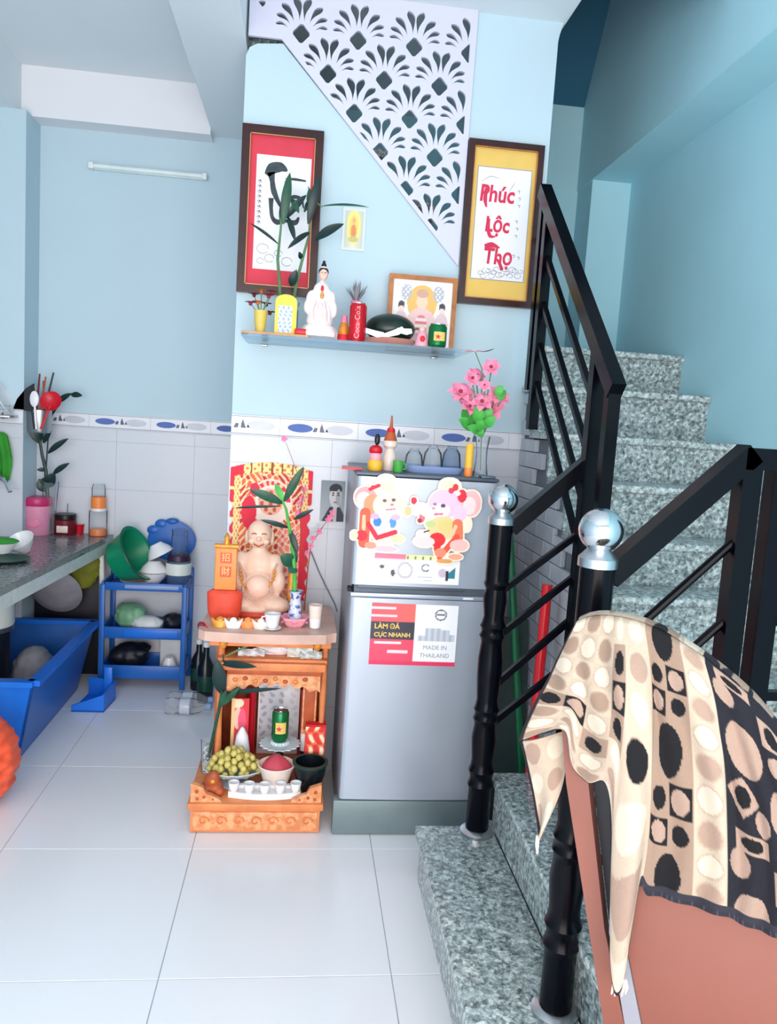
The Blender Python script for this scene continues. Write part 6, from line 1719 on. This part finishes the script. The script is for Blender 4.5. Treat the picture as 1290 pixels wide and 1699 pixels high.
# ---- towel
COLS = [  # pixel polylines from the ridge down to the hem, with depth offsets (towards viewer negative)
    (0.000, [(958, 1030, .0), (930, 1085, -.010), (902, 1140, -.012), (878, 1190, -.008), (862, 1228, -.006)]),
    (0.055, [(972, 1024, .0), (948, 1090, -.022), (928, 1150, -.028), (912, 1190, -.024), (900, 1218, -.02)]),
    (0.105, [(986, 1021, .0), (968, 1095, -.030), (955, 1155, -.034), (946, 1190, -.03), (940, 1212, -.028)]),
    (0.150, [(1000, 1020, .0), (985, 1100, -.034), (972, 1170, -.034), (958, 1235, -.028), (950, 1272, -.024)]),
    (0.200, [(1014, 1021, .0), (1005, 1105, -.040), (996, 1185, -.040), (985, 1255, -.034), (976, 1296, -.03)]),
    (0.260, [(1030, 1023, .0), (1028, 1110, -.050), (1026, 1200, -.055), (1020, 1275, -.05), (1012, 1324, -.045)]),
    (0.310, [(1044, 1026, .0), (1048, 1115, -.044), (1046, 1230, -.05), (1020, 1420, -.055), (1016, 1600, -.05)]),
    (0.350, [(1056, 1029, .0), (1064, 1120, -.036), (1064, 1250, -.045), (1052, 1430, -.06), (1030, 1642, -.055)]),
    (0.385, [(1066, 1032, .0), (1076, 1125, -.030), (1078, 1250, -.032), (1070, 1385, -.04), (1058, 1478, -.034)]),
    (0.420, [(1076, 1036, .0), (1086, 1130, -.024), (1088, 1250, -.022), (1085, 1390, -.024), (1076, 1484, -.022)]),
    (0.500, [(1102, 1047, .0), (1114, 1145, -.026), (1118, 1260, -.020), (1118, 1400, -.018), (1112, 1492, -.016)]),
    (0.570, [(1130, 1064, .0), (1148, 1155, -.026), (1156, 1270, -.022), (1158, 1410, -.020), (1154, 1505, -.018)]),
    (0.640, [(1160, 1084, .0), (1182, 1175, -.026), (1194, 1285, -.030), (1198, 1420, -.030), (1196, 1518, -.028)]),
    (0.690, [(1180, 1098, .0), (1204, 1185, -.018), (1216, 1295, -.014), (1222, 1430, -.014), (1222, 1528, -.014)]),
    (0.780, [(1218, 1128, .0), (1242, 1215, -.020), (1254, 1320, -.018), (1262, 1445, -.016), (1264, 1545, -.016)]),
    (0.880, [(1256, 1164, .0), (1278, 1245, -.020), (1292, 1345, -.022), (1300, 1460, -.022), (1304, 1560, -.022)]),
    (1.000, [(1290, 1206, .0), (1312, 1275, -.012), (1330, 1370, -.008), (1342, 1480, -.008), (1350, 1582, -.008)]),
]
def cr(p0, p1, p2, p3, t): return .5*(2*p1+(p2-p0)*t+(2*p0-5*p1+4*p2-p3)*t*t+(3*p1-p0-3*p2+p3)*t**3)
def poly(pts, t):
    n = len(pts)-1; x = min(t*n, n-1e-6); i = int(x); f = x-i
    g = lambda k: pts[max(0, min(n, k))]
    return cr(g(i-1), g(i), g(i+1), g(i+2), f)
COL3 = [(u, [onp(a, b, o) for a, b, o in pts]) for u, pts in COLS]
# exact ridge: a little behind the plane so that it lies over the top rail
def towel_P(u, t):
    """t: 0 back hem .. .16 ridge .. 1 front hem"""
    us = [c[0] for c in COL3]
    i = max(k for k in range(len(us)-1) if us[k] <= u+1e-9); f = (u-us[i])/(us[i+1]-us[i])
    tt = max(0, (t-.16)/.84)
    g = lambda k: poly(COL3[max(0, min(len(us)-1, k))][1], tt)
    p = cr(g(i-1), g(i), g(i+1), g(i+2), f)
    if t < .16:
        k = (.16-t)/.16
        p = p + NRM*(.075*math.sin(min(1, k*2)*PI/2)) + V((0, 0, -.22*max(0, k-.15)))
    else:
        k = min(1, tt/.05); p = p + NRM*(.03*(1-k)**2)
    w_ = .0035*math.sin(u*60+3*math.sin(t*6))*min(1, tt*3)
    return p + NRM*w_
TAN, CREAM, IVORY, BLACK, TAN2 = (152, 128, 112), (192, 174, 156), (208, 195, 178), (8, 8, 15), (166, 140, 126)
def oval_in(x, y, cx, cy, rx, ry): return ((x-cx)/rx)**2+((y-cy)/ry)**2
def pair_cell(x, y, sq):
    """x,y in -1..1 within a cell: alternately black dot on tan / tan dot in black square"""
    e = math.hypot(x, y)
    if sq: return TAN2 if e < .72 else (BLACK if max(abs(x), abs(y)) < .92 else TAN)
    return BLACK if e < .68 else TAN
def towel_col(u, t):
    tt = (t-.16)/.84
    y = tt*.50                              # metres-like length down the front
    if tt > .965 and u > .36: return (38, 38, 50) if int(u*400) % 7 else (70, 72, 84)
    if tt > .93 and u > .36: return (44, 44, 56)
    if tt > .985: return (30, 26, 34)
    if u < .012: return (36, 28, 34)
    if u >= .655:                           # black stripe with big tan circles
        x = (u-.655)/.345; yy = (y-.02) % .30
        if x < .55:
            if oval_in(x, yy, .28, .155, .21, .052) < 1: return TAN2
            if oval_in(x, yy, .15, .055, .12, .026) < 1: return TAN2
            if yy < .03 and abs(x-.30) < .2: return BLACK if oval_in(x, yy, .30, .015, .12, .011) < 1 else TAN2
            if abs(x-.22) + abs(yy-.245)*6 < .2: return BLACK if oval_in(x, yy, .22, .245, .08, .018) < 1 else TAN2
            if oval_in(x, yy, .44, .275, .1, .022) < 1: return TAN2
        else:
            if oval_in(x, yy, .74, .24, .2, .05) < 1: return TAN2
            if abs(x-.72) < .16 and abs(yy-.075) < .032: return BLACK if oval_in(x, yy, .72, .075, .11, .024) < 1 else TAN2
            if oval_in(x, yy, .72, .14, .12, .022) < 1: return TAN2
        return (22, 22, 34)
    if u >= .56:                            # cream stripe
        x = (u-.6075)/.0475; c = (y-.01)/.052; k = math.floor(c); f = (c-k)*2-1
        e = math.hypot(x*1.05, f*1.05)
        if e < .78: return IVORY if k % 2 else TAN2
        if e < .92: return (178, 158, 140)
        return CREAM
    if u >= .40:                            # tan stripe: big black ovals and checks
        x = (u-.48)/.08; yy = (y+.025) % .205
        if yy < .105:
            return BLACK if oval_in(x, yy, .02, .055, .58, .046) < 1 else TAN
        k = int((yy-.105)/.05); f = ((yy-.105)/.05-k)*2-1
        hx = 0 if x < 0 else 1; fx = (x+.5 if x < 0 else x-.5)*2
        return pair_cell(fx, f, (k+hx) % 2 == 1)
    if u >= .235:                           # bunched cream folds
        x = (u-.2375)/.165; c = y/.075; k = math.floor(c); f = (c-k)*2-1
        if x < .28:
            e = math.hypot((x-.14)/.13, f)
            return pair_cell((x-.14)/.14, f, k % 2 == 0) if .12 < tt < .62 and k in (1, 2, 3) else (CREAM if e > .75 else (TAN2 if k % 2 else IVORY))
        e = math.hypot((x-.62)/.32, f)
        if k == 3 and e < .7: return BLACK
        return (IVORY if k % 2 == 0 else TAN2) if e < .74 else CREAM
    # left drape: cream blocks with ovals and one dark checked band
    x = u/.235; c = y/.062; k = math.floor(c); f = (c-k)*2-1
    hx = int(x*3); fx = (x*3-hx)*2-1
    if k == 4 and hx < 2: return pair_cell(fx*.95, f*.95, hx % 2 == 1)
    if k == 5 and hx == 2: return pair_cell(fx, f, False)
    e = math.hypot(fx, f)
    if e < .76: return TAN if (k+hx) % 2 else IVORY
    if e < .88: return (174, 152, 134)
    return CREAM if (k+hx) % 2 else (184, 165, 147)
tw = thing('towel', 'cream, tan and black circle-patterned towel draped over the chair back', 'towel', cp(.2, .62))
painted('towel_sheet', towel_P, 260, 230, towel_col, 'terry', tw, thick=.005)
# rear corner hanging below the left hem
TRI = [onp(864, 1230, .02), onp(942, 1214, .03), onp(938, 1290, .03), onp(912, 1362, .028), onp(896, 1388, .026), onp(884, 1330, .024)]
def corner_P(u, v):
    L = [TRI[0], TRI[0].lerp(TRI[5], .5), TRI[5], TRI[4]]; Rr = [TRI[1], TRI[2].lerp(TRI[1], .4), TRI[2].lerp(TRI[3], .3), TRI[4]+V((.001, 0, 0))]
    a, b = poly(L, 1-v), poly(Rr, 1-v)
    return a.lerp(b, u) + NRM*(.008*math.sin(u*5+v*3))
def corner_col(u, v):
    if u < .08: return (24, 20, 28)
    x = (u*2) % 1*2-1; y = ((1-v)*3) % 1*2-1
    return ((IVORY if int(u*2)+int((1-v)*3) & 1 else TAN2) if math.hypot(x, y) < .72 else CREAM)
painted('towel_corner', corner_P, 50, 80, corner_col, 'terry', tw, thick=.005)
tp = onp(1030, 1642, -.05)
for k in range(5):
    a = onp(1022+4*k, 1625, -.05)
    obj('tassel', MB().tube([a, a+V((-.003+.002*k, 0, -.016)), a+V((-.004+.002*k, .002, -.03-.004*(k % 2)))], [.003, .0028, .0015], 6), 'ceramic_cream', tw)
a = onp(893, 1386, .026)
obj('tassel', MB().tube([a, a+V((0, 0, -.02)), a+V((.002, 0, -.038))], [.004, .004, .002], 6), 'ceramic_cream', tw)
